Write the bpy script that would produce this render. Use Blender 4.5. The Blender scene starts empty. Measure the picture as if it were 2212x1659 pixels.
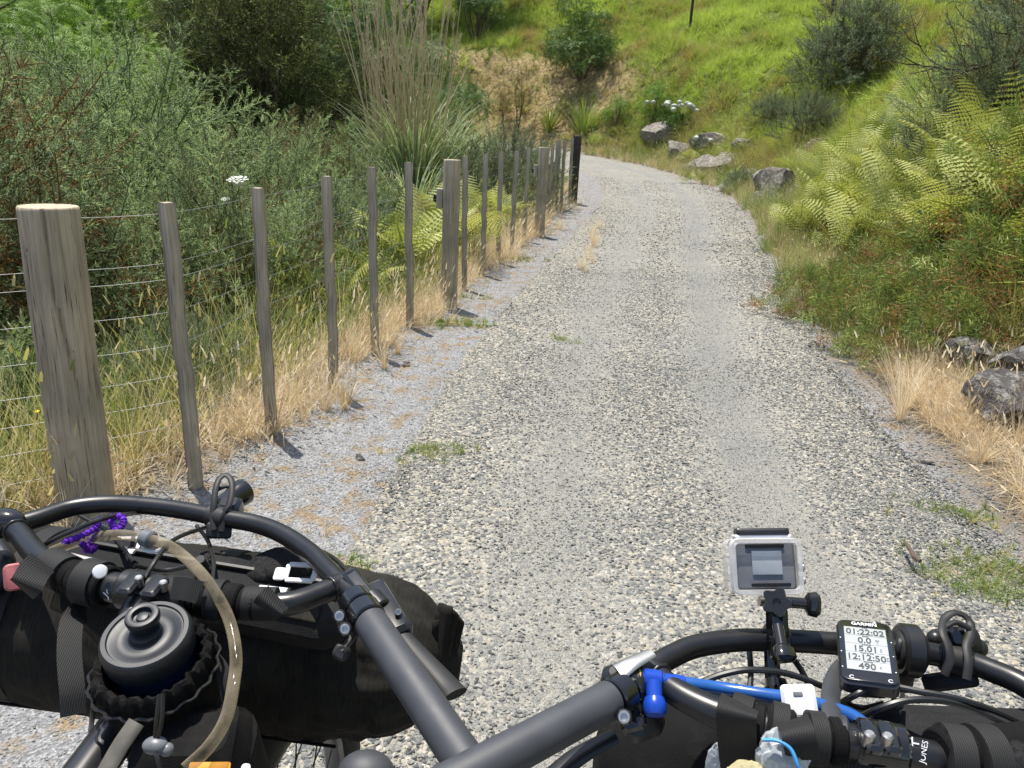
import bpy, bmesh, math, random
import numpy as np
from mathutils import Vector, Matrix
R = math.radians
SC = bpy.context.scene
COL = SC.collection
rng = np.random.default_rng(7)
random.seed(7)

# ------------------------------------------------------------------ camera, sky, sun, exposure
CAM_H, FPX, PITCH, ROLL = 1.5, 1661.0, R(17.8), R(3.0)     # focal length in pixels of a 2212 pixel wide picture
cam = bpy.data.cameras.new('camera')
cam.sensor_width = 36.0
cam.lens = 36.0 * FPX / 2212.0
cam.clip_start, cam.clip_end = 0.05, 600
camo = bpy.data.objects.new('camera', cam); COL.objects.link(camo)
camo.matrix_world = (Matrix.Translation((0, 0, CAM_H)) @ Matrix.Rotation(R(90) - PITCH, 4, 'X') @ Matrix.Rotation(ROLL, 4, 'Z'))
SC.camera = camo
SUN_DIR = Vector((-0.20, 0.225, 1.18)).normalized()          # towards the sun
SUN_EL = math.asin(SUN_DIR.z); SUN_AZ = math.atan2(SUN_DIR.x, SUN_DIR.y)
w = bpy.data.worlds.new('World'); SC.world = w; w.use_nodes = True
wn = w.node_tree.nodes; wl = w.node_tree.links
sky = wn.new('ShaderNodeTexSky'); sky.sky_type = 'NISHITA'; sky.sun_disc = False
sky.sun_elevation = SUN_EL; sky.sun_rotation = SUN_AZ
sky.air_density = 1.0; sky.dust_density = 1.5
wl.new(sky.outputs[0], wn['Background'].inputs[0]); wn['Background'].inputs[1].default_value = 0.135
sl = bpy.data.lights.new('sun', 'SUN'); sl.energy = 4.8; sl.angle = R(0.53); sl.color = (1.0, 0.95, 0.85)
so = bpy.data.objects.new('sun', sl); COL.objects.link(so)
so.rotation_euler = SUN_DIR.to_track_quat('Z', 'Y').to_euler()
SC.view_settings.view_transform = 'Standard'; SC.view_settings.look = 'None'
SC.view_settings.gamma = 1.0; SC.view_settings.use_curve_mapping = False
SC.view_settings.exposure = 0.6
SC.cycles.max_bounces = 10; SC.cycles.diffuse_bounces = 6; SC.cycles.transparent_max_bounces = 12; SC.cycles.use_denoising = True

_cp, _sp, _cr, _sr = math.cos(PITCH), math.sin(PITCH), math.cos(ROLL), math.sin(ROLL)
def ray(px, py):
    X, Y = px - 1106, py - 829.5
    x = X*_cr + Y*_sr; y = -X*_sr + Y*_cr
    return np.array((x/FPX, (_cp*FPX - _sp*y)/FPX, -(y*_cp + FPX*_sp)/FPX))
def P(px, py, d):                       # the place at depth d that was measured at that spot of the photograph
    return np.array((0, 0, CAM_H)) + ray(px, py)*d
def A(px, py, z):                       # the place at height z
    r = ray(px, py); return np.array((0, 0, CAM_H)) + r*((z - CAM_H)/r[2])
def Y(px, py, y):                       # the place at forward distance y
    r = ray(px, py); return np.array((0, 0, CAM_H)) + r*(y/r[1])

# ------------------------------------------------------------------ materials
def newmat(name):
    m = bpy.data.materials.new(name); m.use_nodes = True
    nt = m.node_tree; b = nt.nodes['Principled BSDF']
    return m, nt, b
def N(nt, t, **k):
    n = nt.nodes.new(t)
    for a, v in k.items():
        if a in n.inputs: n.inputs[a].default_value = v
        else: setattr(n, a, v)
    return n
def ramp(nt, fac, stops, interp='LINEAR'):
    r = nt.nodes.new('ShaderNodeValToRGB'); cr = r.color_ramp; cr.interpolation = interp
    while len(cr.elements) < len(stops): cr.elements.new(0.5)
    for e, (p, c) in zip(cr.elements, stops):
        e.position = p; e.color = (*c, 1) if len(c) == 3 else c
    nt.links.new(fac, r.inputs[0]); return r.outputs[0]
def mixc(nt, fac, a, b, mode='MIX'):
    n = nt.nodes.new('ShaderNodeMix'); n.data_type = 'RGBA'; n.blend_type = mode
    for sock, v in ((0, fac), (6, a), (7, b)):
        if isinstance(v, (int, float)): n.inputs[sock].default_value = v
        elif isinstance(v, tuple): n.inputs[sock].default_value = (*v, 1)
        else: nt.links.new(v, n.inputs[sock])
    return n.outputs[2]
def noise(nt, scale, detail=4, rough=0.55, coord=None, sc3=None):
    n = N(nt, 'ShaderNodeTexNoise', Scale=scale, Detail=detail, Roughness=rough)
    if coord is None: coord = nt.nodes.new('ShaderNodeTexCoord').outputs['Object']
    if sc3:
        mp = nt.nodes.new('ShaderNodeMapping'); mp.inputs['Scale'].default_value = sc3
        nt.links.new(coord, mp.inputs[0]); coord = mp.outputs[0]
    nt.links.new(coord, n.inputs[0]); return n.outputs[0]
def bump(nt, b, h, strength=0.5, dist=0.01):
    n = N(nt, 'ShaderNodeBump', Strength=strength, Distance=dist)
    nt.links.new(h, n.inputs['Height']); nt.links.new(n.outputs[0], b.inputs['Normal']); return n
def plain(name, c, rough=0.5, metal=0.0, var=0.15, scale=40, bmp=0.0, bdist=0.001, spec=0.5, coat=0.0):
    m, nt, b = newmat(name)
    f = noise(nt, scale, 5)
    lo = tuple(x*(1-var) for x in c); hi = tuple(min(1, x*(1+var)) for x in c)
    nt.links.new(ramp(nt, f, [(0.3, lo), (0.7, hi)]), b.inputs['Base Color'])
    b.inputs['Roughness'].default_value = rough; b.inputs['Metallic'].default_value = metal
    b.inputs['Specular IOR Level'].default_value = spec; b.inputs['Coat Weight'].default_value = coat
    if bmp: bump(nt, b, f, bmp, bdist)
    return m
def leafmat(name, stops, trans=0.3, rough=0.5, spec=0.25, inst=False, tcol=None, vary=.16):
    m, nt, b = newmat(name)
    at = nt.nodes.new('ShaderNodeAttribute'); at.attribute_name = 'tint'
    if inst:
        at.attribute_type = 'INSTANCER'
    oi = nt.nodes.new('ShaderNodeObjectInfo')
    ma = N(nt, 'ShaderNodeMath', operation='MULTIPLY_ADD'); ma.inputs[1].default_value = vary; ma.inputs[2].default_value = -vary/2
    nt.links.new(oi.outputs['Random'], ma.inputs[0])
    ad = N(nt, 'ShaderNodeMath', operation='ADD'); ad.use_clamp = True
    nt.links.new(at.outputs['Fac'], ad.inputs[0]); nt.links.new(ma.outputs[0], ad.inputs[1])
    c = ramp(nt, ad.outputs[0], stops)
    nt.links.new(c, b.inputs['Base Color'])
    b.inputs['Roughness'].default_value = rough; b.inputs['Specular IOR Level'].default_value = spec
    t = nt.nodes.new('ShaderNodeBsdfTranslucent')
    tc = mixc(nt, 1.0, c, tcol or (1.0, 1.0, 0.6), 'MULTIPLY'); nt.links.new(tc, t.inputs[0])
    mx = N(nt, 'ShaderNodeMixShader'); mx.inputs[0].default_value = trans
    nt.links.new(b.outputs[0], mx.inputs[1]); nt.links.new(t.outputs[0], mx.inputs[2])
    nt.links.new(mx.outputs[0], nt.nodes['Material Output'].inputs[0])
    return m

MAT = {}
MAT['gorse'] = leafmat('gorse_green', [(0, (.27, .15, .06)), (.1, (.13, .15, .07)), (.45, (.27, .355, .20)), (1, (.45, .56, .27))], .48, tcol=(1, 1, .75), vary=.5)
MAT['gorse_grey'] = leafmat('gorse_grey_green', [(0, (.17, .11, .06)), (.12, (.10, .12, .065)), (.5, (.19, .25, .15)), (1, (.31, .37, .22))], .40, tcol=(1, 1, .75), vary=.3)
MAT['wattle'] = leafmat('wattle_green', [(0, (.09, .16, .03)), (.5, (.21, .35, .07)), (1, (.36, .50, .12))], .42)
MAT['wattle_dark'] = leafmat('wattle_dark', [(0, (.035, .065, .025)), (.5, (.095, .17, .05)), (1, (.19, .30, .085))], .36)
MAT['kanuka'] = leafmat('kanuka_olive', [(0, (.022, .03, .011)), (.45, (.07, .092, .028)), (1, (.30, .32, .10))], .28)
MAT['dryshrub'] = leafmat('dry_shrub', [(0, (.10, .085, .03)), (.5, (.20, .17, .055)), (1, (.30, .24, .08))], .3)
MAT['fern'] = leafmat('bracken_yellow_green', [(0, (.26, .17, .05)), (.12, (.12, .17, .03)), (.2, (.16, .22, .04)), (.5, (.39, .43, .12)), (1, (.68, .69, .30))], .42, vary=.45)
MAT['lowshrub'] = leafmat('low_shrub_leaf', [(0, (.42, .17, .085)), (.24, (.40, .26, .11)), (.34, (.11, .155, .045)), (.65, (.18, .255, .065)), (1, (.38, .44, .15))], .33, vary=.3)
MAT['pampas'] = leafmat('toetoe_leaf', [(0, (.42, .34, .20)), (.25, (.17, .23, .11)), (.6, (.25, .33, .18)), (1, (.55, .58, .42))], .28, rough=.5, spec=.25)
MAT['flax'] = leafmat('flax_leaf', [(0, (.38, .27, .05)), (.4, (.14, .20, .04)), (1, (.28, .36, .08))], .25, rough=.4, spec=.4)
MAT['hydleaf'] = leafmat('hydrangea_leaf', [(0, (.05, .10, .02)), (1, (.12, .22, .05))], .25)
MAT['grass_green'] = leafmat('grass_green', [(0, (.36, .26, .12)), (.22, (.34, .30, .11)), (.48, (.29, .375, .075)), (1, (.47, .57, .13))], .42, inst=True)
MAT['grass_tall'] = leafmat('grass_tall', [(0, (.68, .57, .36)), (.36, (.46, .41, .20)), (.6, (.16, .23, .065)), (1, (.27, .36, .10))], .38, inst=True)
MAT['grass_dry'] = leafmat('grass_dry', [(0, (.44, .31, .18)), (.3, (.66, .54, .36)), (1, (.86, .77, .58))], .3, inst=True, tcol=(1, .9, .7))
MAT['litter'] = leafmat('dry_litter', [(0, (.22, .11, .05)), (.5, (.42, .27, .13)), (1, (.6, .45, .24))], .15, inst=True, tcol=(1, .9, .7))
MAT['petal_white'] = leafmat('white_petal', [(0, (.50, .53, .47)), (1, (.68, .69, .62))], .2, tcol=(1, 1, .95))
MAT['petal_yellow'] = leafmat('yellow_petal', [(0, (.75, .5, .02)), (1, (.85, .62, .03))], .2)
MAT['petal_red'] = leafmat('red_bloom', [(0, (.45, .03, .04)), (1, (.6, .06, .08))], .2, tcol=(1, .5, .5))
MAT['twig'] = plain('twig_brown', (.09, .06, .04), .8, var=.4)
MAT['twig_pale'] = plain('twig_pale', (.27, .22, .16), .8, var=.3)
MAT['stalk'] = leafmat('toetoe_stalk', [(0, (.62, .49, .33)), (1, (.86, .75, .57))], .15)
MAT['plume'] = leafmat('toetoe_plume', [(0, (.48, .39, .28)), (1, (.72, .64, .52))], .3, tcol=(1, .95, .8))

def rockmat(name, lo, hi, lichen):
    m, nt, b = newmat(name)
    n1 = noise(nt, 5, 8, .65); n2 = noise(nt, 14, 6, .7); n3 = noise(nt, 60, 4)
    c = ramp(nt, n1, [(.3, lo), (.7, hi)])
    c = mixc(nt, ramp(nt, n2, [(.5, (0, 0, 0)), (.64, (1, 1, 1))]), c, lichen)
    nt.links.new(c, b.inputs['Base Color']); b.inputs['Roughness'].default_value = .85
    ad = N(nt, 'ShaderNodeMath', operation='ADD'); nt.links.new(n2, ad.inputs[0]); nt.links.new(n3, ad.inputs[1])
    bump(nt, b, ad.outputs[0], .9, .02)
    return m
MAT['rock'] = rockmat('lichen_rock', (.10, .085, .075), (.22, .19, .165), (.40, .38, .33))
MAT['rock_dark'] = rockmat('dark_rock', (.035, .032, .032), (.095, .085, .08), (.26, .25, .23))

def woodmat(name, lo, hi, crack):
    m, nt, b = newmat(name)
    tc = nt.nodes.new('ShaderNodeTexCoord').outputs['Object']
    big = noise(nt, 3.0, 3, .5, tc)
    g = noise(nt, 1.0, 6, .62, tc, (60, 60, 2.2)); g2 = noise(nt, 1.0, 4, .6, tc, (160, 160, 5))
    c = ramp(nt, g, [(.28, lo), (.72, hi)])
    c = mixc(nt, ramp(nt, g2, [(.30, (1, 1, 1)), (.42, (0, 0, 0))]), c, crack)
    st = ramp(nt, big, [(.35, (.72, .72, .70)), (.65, (1.08, 1.05, 1.0))])
    c = mixc(nt, 1.0, c, st, 'MULTIPLY')
    nt.links.new(c, b.inputs['Base Color']); b.inputs['Roughness'].default_value = .8
    b.inputs['Specular IOR Level'].default_value = .2
    ad = N(nt, 'ShaderNodeMath', operation='ADD'); nt.links.new(g, ad.inputs[0]); nt.links.new(g2, ad.inputs[1])
    bump(nt, b, ad.outputs[0], .6, .004)
    return m
MAT['post'] = woodmat('weathered_post', (.31, .262, .195), (.56, .485, .38), (.05, .036, .025))
MAT['batten'] = woodmat('weathered_batten', (.33, .292, .238), (.56, .50, .415), (.12, .10, .075))
MAT['post_dark'] = woodmat('dark_post', (.05, .042, .034), (.10, .085, .07), (.02, .015, .01))
MAT['rubber'] = plain('black_rubber', (.018, .018, .019), .55, var=.2, scale=60, spec=.4)
MAT['wire'] = plain('galvanised_wire', (.26, .265, .27), .55, .5, .2)

# ------------------------------------------------------------------ mesh helpers
def nrm(v): v = np.asarray(v, float); return v/(np.linalg.norm(v)+1e-12)
def frame(o, x, y):                    # 4x4: x axis, y roughly, z = x cross y
    x = nrm(x); z = nrm(np.cross(x, y)); y = np.cross(z, x)
    M = np.eye(4); M[:3, 0], M[:3, 1], M[:3, 2], M[:3, 3] = x, y, z, o; return M
def crom(pts, n=8, closed=False):
    p = np.asarray(pts, float)
    if closed: q = np.vstack([p[-1], p, p[0], p[1]])
    else: q = np.vstack([2*p[0]-p[1], p, 2*p[-1]-p[-2]])
    out = []
    t = np.linspace(0, 1, n, endpoint=False)[:, None]
    for i in range(len(q)-3):
        a, b, c, d = q[i:i+4]
        out.append(.5*(2*b + (c-a)*t + (2*a-5*b+4*c-d)*t*t + (3*b-a-3*c+d)*t**3))
    if not closed: out.append(p[-1][None])
    return np.vstack(out)
def origin_of(parent):
    o = np.zeros(3)
    while parent is not None:
        o += np.array(parent.location); parent = parent.parent
    return o
class MB:
    def __init__(s): s.v = []; s.f = []; s.n = 0
    def add(s, v, f):
        v = np.asarray(v, float); s.v.append(v); s.f += [tuple(int(i)+s.n for i in q) for q in f]; s.n += len(v); return s
    def tube(s, path, r, n=10, cap=True, closed=False, flat=None, up=None):
        p = np.asarray(path, float); m = len(p)
        r = np.broadcast_to(np.asarray(r, float), (m,))
        tg = np.gradient(p, axis=0) if not closed else np.roll(p, -1, 0)-np.roll(p, 1, 0)
        tg = tg/(np.linalg.norm(tg, axis=1, keepdims=True)+1e-12)
        a0 = np.array(up if up is not None else (0, 0, 1.0))
        if abs(a0 @ tg[0]) > .95: a0 = np.array((1.0, 0, 0))
        u = nrm(a0 - (a0 @ tg[0])*tg[0]); ang = np.linspace(0, 2*math.pi, n, endpoint=False)
        rings = []
        for i in range(m):
            if up is not None: u = nrm(np.array(up) - (np.array(up) @ tg[i])*tg[i])
            else: u = nrm(u - (u @ tg[i])*tg[i])
            w_ = np.cross(tg[i], u)
            fu, fw = (1, 1) if flat is None else flat
            rings.append(p[i] + r[i]*(fu*np.cos(ang)[:, None]*u + fw*np.sin(ang)[:, None]*w_))
        f = []
        for i in range(m if closed else m-1):
            a, b = i*n, ((i+1) % m)*n
            for k in range(n): f.append((a+k, a+(k+1) % n, b+(k+1) % n, b+k))
        if cap and not closed: f.append(tuple(range(n))[::-1]); f.append(tuple((m-1)*n+k for k in range(n)))
        return s.add(np.vstack(rings), f)
    def lathe(s, prof, M, n=32, rfun=None):      # prof (r, z) along local z
        ang = np.linspace(0, 2*math.pi, n, endpoint=False); V = []
        for j, (r, z) in enumerate(prof):
            rr = r if rfun is None else rfun(r, z, ang)
            V.append(np.stack([rr*np.cos(ang), rr*np.sin(ang), np.full(n, z)], 1))
        V = np.vstack(V); m = len(prof); f = []
        for i in range(m-1):
            for k in range(n): f.append((i*n+k, i*n+(k+1) % n, (i+1)*n+(k+1) % n, (i+1)*n+k))
        f.append(tuple(range(n))[::-1]); f.append(tuple((m-1)*n+k for k in range(n)))
        return s.add(V @ M[:3, :3].T + M[:3, 3], f)
    def cyl(s, a, b, r, n=16, r2=None, bev=0.0):
        a, b = np.asarray(a, float), np.asarray(b, float); z = nrm(b-a); L = np.linalg.norm(b-a)
        x = nrm(np.cross(z, (0.3, .9, .2))); M = np.eye(4); M[:3, 0] = x; M[:3, 1] = np.cross(z, x); M[:3, 2] = z; M[:3, 3] = a
        r2 = r if r2 is None else r2
        pr = [(r, 0), (r2, L)] if not bev else [(r-bev, 0), (r, bev), (r2, L-bev), (r2-bev, L)]
        return s.lathe(pr, M, n)
    def box(s, size, M, bev=0.0, round_=None):   # rounded outline in local xy, bevelled along z
        sx, sy, sz = [q/2 for q in size]; rr = round_ if round_ is not None else bev
        rr = min(rr, sx*.98, sy*.98); pts = []
        k = 5 if rr > 0 else 1
        for cx, cy, a0 in ((1, 1, 0), (-1, 1, 90), (-1, -1, 180), (1, -1, 270)):
            for q in range(k):
                a = R(a0 + (90*q/(k-1) if k > 1 else 45))
                pts.append((cx*(sx-rr)+rr*math.cos(a)*(1 if rr else 0), cy*(sy-rr)+rr*math.sin(a)*(1 if rr else 0)))
        pts = np.array(pts); n = len(pts); lay = [(-sz, bev), (-sz+bev, 0), (sz-bev, 0), (sz, bev)] if bev else [(-sz, 0), (sz, 0)]
        V = []
        for z, ins in lay:
            q = pts*np.array([(sx-ins)/sx, (sy-ins)/sy]); V.append(np.column_stack([q, np.full(n, z)]))
        f = []
        for i in range(len(lay)-1):
            for k_ in range(n): f.append((i*n+k_, i*n+(k_+1) % n, (i+1)*n+(k_+1) % n, (i+1)*n+k_))
        f.append(tuple(range(n))[::-1]); f.append(tuple((len(lay)-1)*n+k_ for k_ in range(n)))
        V = np.vstack(V)
        return s.add(V @ M[:3, :3].T + M[:3, 3], f)
    def ico(s, c, r, sub=2, sc=(1, 1, 1)):
        bm = bmesh.new(); bmesh.ops.create_icosphere(bm, subdivisions=sub, radius=1)
        v = np.array([q.co for q in bm.verts]); f = [[q.index for q in g.verts] for g in bm.faces]; bm.free()
        return s.add(v*r*np.array(sc)+np.asarray(c), f)
    def grid(s, G):                              # G (m, n, 3) sheet
        G = np.asarray(G, float); m, n = G.shape[:2]
        f = [(i*n+j, i*n+j+1, (i+1)*n+j+1, (i+1)*n+j) for i in range(m-1) for j in range(n-1)]
        return s.add(G.reshape(-1, 3), f)
    def ribbon(s, path, width, normal, thick=0.0016):     # a flat strap with real thickness
        p = np.asarray(path, float); m = len(p); nn = np.asarray(normal, float)
        nn = np.broadcast_to(nn, (m, 3)) if nn.ndim == 1 else nn
        tg = np.gradient(p, axis=0); tg /= np.linalg.norm(tg, axis=1, keepdims=True)+1e-12
        sd = np.cross(tg, nn); sd /= np.linalg.norm(sd, axis=1, keepdims=True)+1e-12
        up = np.cross(sd, tg); V = []
        for i in range(m):
            a, b = p[i]-sd[i]*width/2, p[i]+sd[i]*width/2; t = up[i]*thick/2
            V += [a+t, b+t, b-t, a-t]
        f = []
        for i in range(m-1):
            for k in range(4): f.append((i*4+k, i*4+(k+1) % 4, (i+1)*4+(k+1) % 4, (i+1)*4+k))
        f.append((3, 2, 1, 0)); f.append(tuple((m-1)*4+k for k in range(4)))
        return s.add(np.array(V), f)
    def build(s, name, mat, parent=None, smooth=True, angle=40):
        V = np.vstack(s.v) - origin_of(parent)
        me = bpy.data.meshes.new(name); me.from_pydata(V.tolist(), [], s.f); me.update()
        bm = bmesh.new(); bm.from_mesh(me); bmesh.ops.recalc_face_normals(bm, faces=bm.faces[:]); bm.to_mesh(me); bm.free()
        if smooth:
            me.polygons.foreach_set('use_smooth', [True]*len(me.polygons))
            try: me.set_sharp_from_angle(angle=R(angle))
            except Exception: pass
        if mat: me.materials.append(MAT[mat] if isinstance(mat, str) else mat)
        o = bpy.data.objects.new(name, me); COL.objects.link(o)
        if parent is not None: o.parent = parent
        return o
def tag(o, label=None, cat=None, group=None, kind=None):
    if label: o['label'] = label
    if cat: o['category'] = cat
    if group: o['group'] = group
    if kind: o['kind'] = kind
    return o
def thing(name, loc, label, cat, group=None):
    o = bpy.data.objects.new(name, None); COL.objects.link(o); o.location = loc; o.empty_display_size = .1
    return tag(o, label, cat, group)
def copy_tree(o, parent=None):
    c = o.copy(); COL.objects.link(c)
    if parent is not None: c.parent = parent
    for ch in list(o.children): copy_tree(ch, c)
    return c
def mesh_np(name, V, F, mat, tint=None, smooth=False):
    me = bpy.data.meshes.new(name); V = np.ascontiguousarray(V, np.float32); F = np.ascontiguousarray(F, np.int32)
    me.vertices.add(len(V)); me.vertices.foreach_set('co', V.ravel())
    k = F.shape[1]; me.loops.add(F.size); me.loops.foreach_set('vertex_index', F.ravel())
    me.polygons.add(len(F)); me.polygons.foreach_set('loop_start', np.arange(0, F.size, k, dtype=np.int32))
    me.update(calc_edges=True)
    if smooth: me.polygons.foreach_set('use_smooth', np.ones(len(F), bool))
    if tint is not None:
        a = me.attributes.new('tint', 'FLOAT', 'POINT'); a.data.foreach_set('value', np.ascontiguousarray(tint, np.float32))
    if mat: me.materials.append(MAT[mat] if isinstance(mat, str) else mat)
    return me
def mobj(name, me, parent=None, loc=None):
    o = bpy.data.objects.new(name, me); COL.objects.link(o)
    if parent is not None: o.parent = parent
    if loc is not None: o.location = loc
    return o
def replicate(tv, tf, tt, Rm, O, tk):            # template copied with rotation-scale matrices Rm (k,3,3) and offsets O
    V = np.einsum('kij,nj->kni', Rm, tv) + O[:, None, :]
    k, n = len(O), len(tv)
    F = (tf[None] + (np.arange(k)*n)[:, None, None]).reshape(-1, tf.shape[1])
    T = np.clip(tt[None, :] + tk[:, None], 0, 1).ravel()
    return V.reshape(-1, 3), F, T
def rots(dirs, roll, scale):                     # matrices that carry local z onto dirs
    z = dirs/np.linalg.norm(dirs, axis=1, keepdims=True)
    a = np.where(np.abs(z[:, 2:3]) > .95, np.array([[1., 0, 0]]), np.array([[0, 0, 1.]]))
    x = np.cross(a, z); x /= np.linalg.norm(x, axis=1, keepdims=True); y = np.cross(z, x)
    c, s_ = np.cos(roll)[:, None], np.sin(roll)[:, None]
    X, Y_ = x*c+y*s_, -x*s_+y*c
    return np.stack([X, Y_, z], 2)*np.asarray(scale).reshape(-1, 1, 1)
def vnoise(p, seed=0):                           # smooth value noise on (n,2) or (n,3)
    p = np.asarray(p, float); k = p.shape[1]; i = np.floor(p).astype(np.int64); f = p-i; f = f*f*(3-2*f); out = 0
    for c in range(2**k):
        o = np.array([(c >> b) & 1 for b in range(k)]); q = i+o
        h = seed*374761393 + q[:, 0]*668265263 + q[:, 1]*2147483647 + (q[:, 2]*1274126177 if k == 3 else 0)
        h = (h ^ (h >> 13))*1274126177 & 0x7fffffff; h = (h ^ (h >> 16))*668265263 & 0x7fffffff
        h = (h ^ (h >> 15)) & 0xffff
        out = out + (h/65535.)*np.prod(np.where(o, f, 1-f), 1)
    return out
def fbm(p, oct_=4, seed=0):
    a, t, s_ = 1.0, 0, 0
    for o in range(oct_):
        t = t + a*(vnoise(np.asarray(p)*2**o, seed+o)-.5); s_ += a; a *= .5
    return t/s_*2

# ------------------------------------------------------------------ lie of the land
CTRL = np.array([(.4, -9, -.03), (.5, -3, 0), (.62, 0, 0), (.75, 3, 0), (.98, 5.2, .05), (1.45, 7.9, .11), (2.15, 11.6, .21), (2.8, 15, .42),
                 (3.1, 18, .56), (2.85, 21.5, .74), (1.8, 24.6, .98), (0, 26.7, 1.18), (-3, 28.3, 1.36), (-8, 29.6, 1.6), (-16, 31, 2), (-30, 36, 3)])
CL = crom(CTRL, 14)
CT = np.gradient(CL[:, :2], axis=0); CT /= np.linalg.norm(CT, axis=1, keepdims=True)
def locate(x, y):
    x, y = np.ravel(x), np.ravel(y); D = np.empty(len(x)); Z = np.empty(len(x)); S = np.empty(len(x))
    for i in range(0, len(x), 20000):
        sl_ = slice(i, i+20000)
        dx = x[sl_, None]-CL[None, :, 0]; dy = y[sl_, None]-CL[None, :, 1]; q = dx*dx+dy*dy
        k = q.argmin(1); r = np.arange(len(k))
        cr_ = CT[k, 1]*dx[r, k] - CT[k, 0]*dy[r, k]
        al = CT[k, 0]*dx[r, k] + CT[k, 1]*dy[r, k]
        dd = np.sqrt(np.maximum(q[r, k]-np.clip(al, -.2, .2)**2, 0))
        D[sl_] = np.sign(cr_)*dd
        wgt = 1/(q+.02)**2.5; Z[sl_] = (wgt*CL[None, :, 2]).sum(1)/wgt.sum(1); S[sl_] = k/14.
    return D, Z, S
LX = [0, .3, 1.2, 3, 6, 9, 14, 22, 40, 80]; LY = [0, -.04, -.28, -.8, -1.15, -1.1, -.1, 2.6, 11, 28]
def land(x, y, fine=True):
    x, y = np.ravel(np.asarray(x, float)), np.ravel(np.asarray(y, float))
    d, z, s_ = locate(x, y)
    far = np.clip((s_-8.3)/1.2, 0, 1)
    l = np.maximum(-d-2.35+.5*np.clip((y-3)/3, 0, 1)*(1-far)*.9, 0)
    r = np.maximum(d-1.45, 0)
    h = z + np.interp(l, LX, LY)
    h = h - far*.75*np.clip((-d-1.5)/1.3, 0, 1)
    q = r-.75
    cut = np.clip((s_-9.0)/1.5, 0, 1)                       # steeper clay cut behind the bend
    up = .5*(q+np.sqrt(q*q+.06))-.06
    near = np.clip((8.2-s_)/1.5, 0, 1)
    h = h + .10*np.minimum(r, .8) + up*(.70+.26*near+.45*cut*np.clip(1-(r-3.2)/3, 0, 1)) - .16*np.maximum(r-7, 0)
    p = np.stack([x, y], 1)
    off = np.clip((np.abs(d+.2)-1.9)/1.2, 0, 1)
    h = h + off*(.30*fbm(p*.6, 4, 3)*np.clip(r/2+l/4, .25, 1.6) + (.05+.20*np.clip((r-2)/2, 0, 1))*fbm(p*1.15, 3, 9))
    h = h + .95*np.exp(-((x+1.65)**2+(y-13.0)**2)/1.5)
    h = h + .012*fbm(p*1.6, 3, 5) - .018*np.exp(-((d-.47)/.2)**2) - .018*np.exp(-((d+.5)/.2)**2)
    return h
def land1(x, y): return float(land([x], [y])[0])

# ------------------------------------------------------------------ ground and road sheets
def gradesp(a, b, n, pw): t = np.linspace(0, 1, n); return a+(b-a)*t**pw
xs = np.concatenate([-gradesp(6, 70, 60, 1.7)[::-1], np.linspace(-6, 9, 150)[1:-1], gradesp(9, 80, 70, 1.6)])
ys = np.concatenate([np.linspace(-9, 0, 24)[:-1], np.linspace(0, 8, 90)[:-1], gradesp(8, 90, 190, 1.35)])
XX, YY = np.meshgrid(xs, ys); hh = land(XX, YY); dd, zz, ss = locate(XX, YY)
hh = hh - .05*np.clip((1.28-np.abs(dd))/.15, 0, 1)
nx, ny = len(xs), len(ys)
V = np.stack([XX.ravel(), YY.ravel(), hh], 1)
idx = np.arange(nx*ny).reshape(ny, nx)
F = np.stack([idx[:-1, :-1], idx[:-1, 1:], idx[1:, 1:], idx[1:, :-1]], -1).reshape(-1, 4)
m, nt, b = newmat('soil_and_verge')
def attr(nt, n): a = nt.nodes.new('ShaderNodeAttribute'); a.attribute_name = n; return a.outputs['Fac']
f1 = noise(nt, 1.5, 6, .6); f2 = noise(nt, 9, 6, .65); f3 = noise(nt, 55, 4, .6)
soil = ramp(nt, f2, [(.3, (.10, .075, .045)), (.7, (.22, .165, .095))])
grs = ramp(nt, f2, [(.3, (.09, .12, .03)), (.7, (.2, .23, .06))])
vo = N(nt, 'ShaderNodeTexVoronoi', Scale=120.0); tcn = nt.nodes.new('ShaderNodeTexCoord'); nt.links.new(tcn.outputs['Object'], vo.inputs['Vector'])
pale = ramp(nt, vo.outputs['Color'], [(0, (.14, .142, .147)), (.5, (.27, .272, .28)), (1, (.42, .42, .43))])
straw = ramp(nt, f3, [(.3, (.17, .12, .075)), (.7, (.36, .28, .18))])
pv = mixc(nt, ramp(nt, f2, [(.50, (0, 0, 0)), (.64, (1, 1, 1))]), pale, straw)
clay = ramp(nt, f2, [(.3, (.13, .095, .05)), (.45, (.25, .185, .09)), (.6, (.41, .32, .155)), (.75, (.58, .475, .26))])
c = mixc(nt, attr(nt, 'verge'), soil, pv); c = mixc(nt, attr(nt, 'turf'), c, grs); c = mixc(nt, attr(nt, 'clay'), c, clay)
nt.links.new(c, b.inputs['Base Color']); b.inputs['Roughness'].default_value = .9; b.inputs['Specular IOR Level'].default_value = .15
ad = N(nt, 'ShaderNodeMath', operation='ADD'); nt.links.new(f2, ad.inputs[0]); nt.links.new(vo.outputs['Distance'], ad.inputs[1])
bump(nt, b, ad.outputs[0], .7, .02)
me = mesh_np('ground', V, F, m, smooth=True)
pxy = V[:, :2]
def setattr_(n, v): a = me.attributes.new(n, 'FLOAT', 'POINT'); a.data.foreach_set('value', np.ascontiguousarray(v, np.float32))
verge = np.clip((2.1+.3*fbm(pxy*1.3, 3, 21)-np.abs(dd+.35))/.4, 0, 1)
turf = np.clip((dd-2.6)/1.0, 0, 1)
cl_s = np.clip((ss-10.45-.6*fbm(pxy*.6, 3, 34))/.6, 0, 1)*np.clip((13.8-ss)/1.0, 0, 1)
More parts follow.
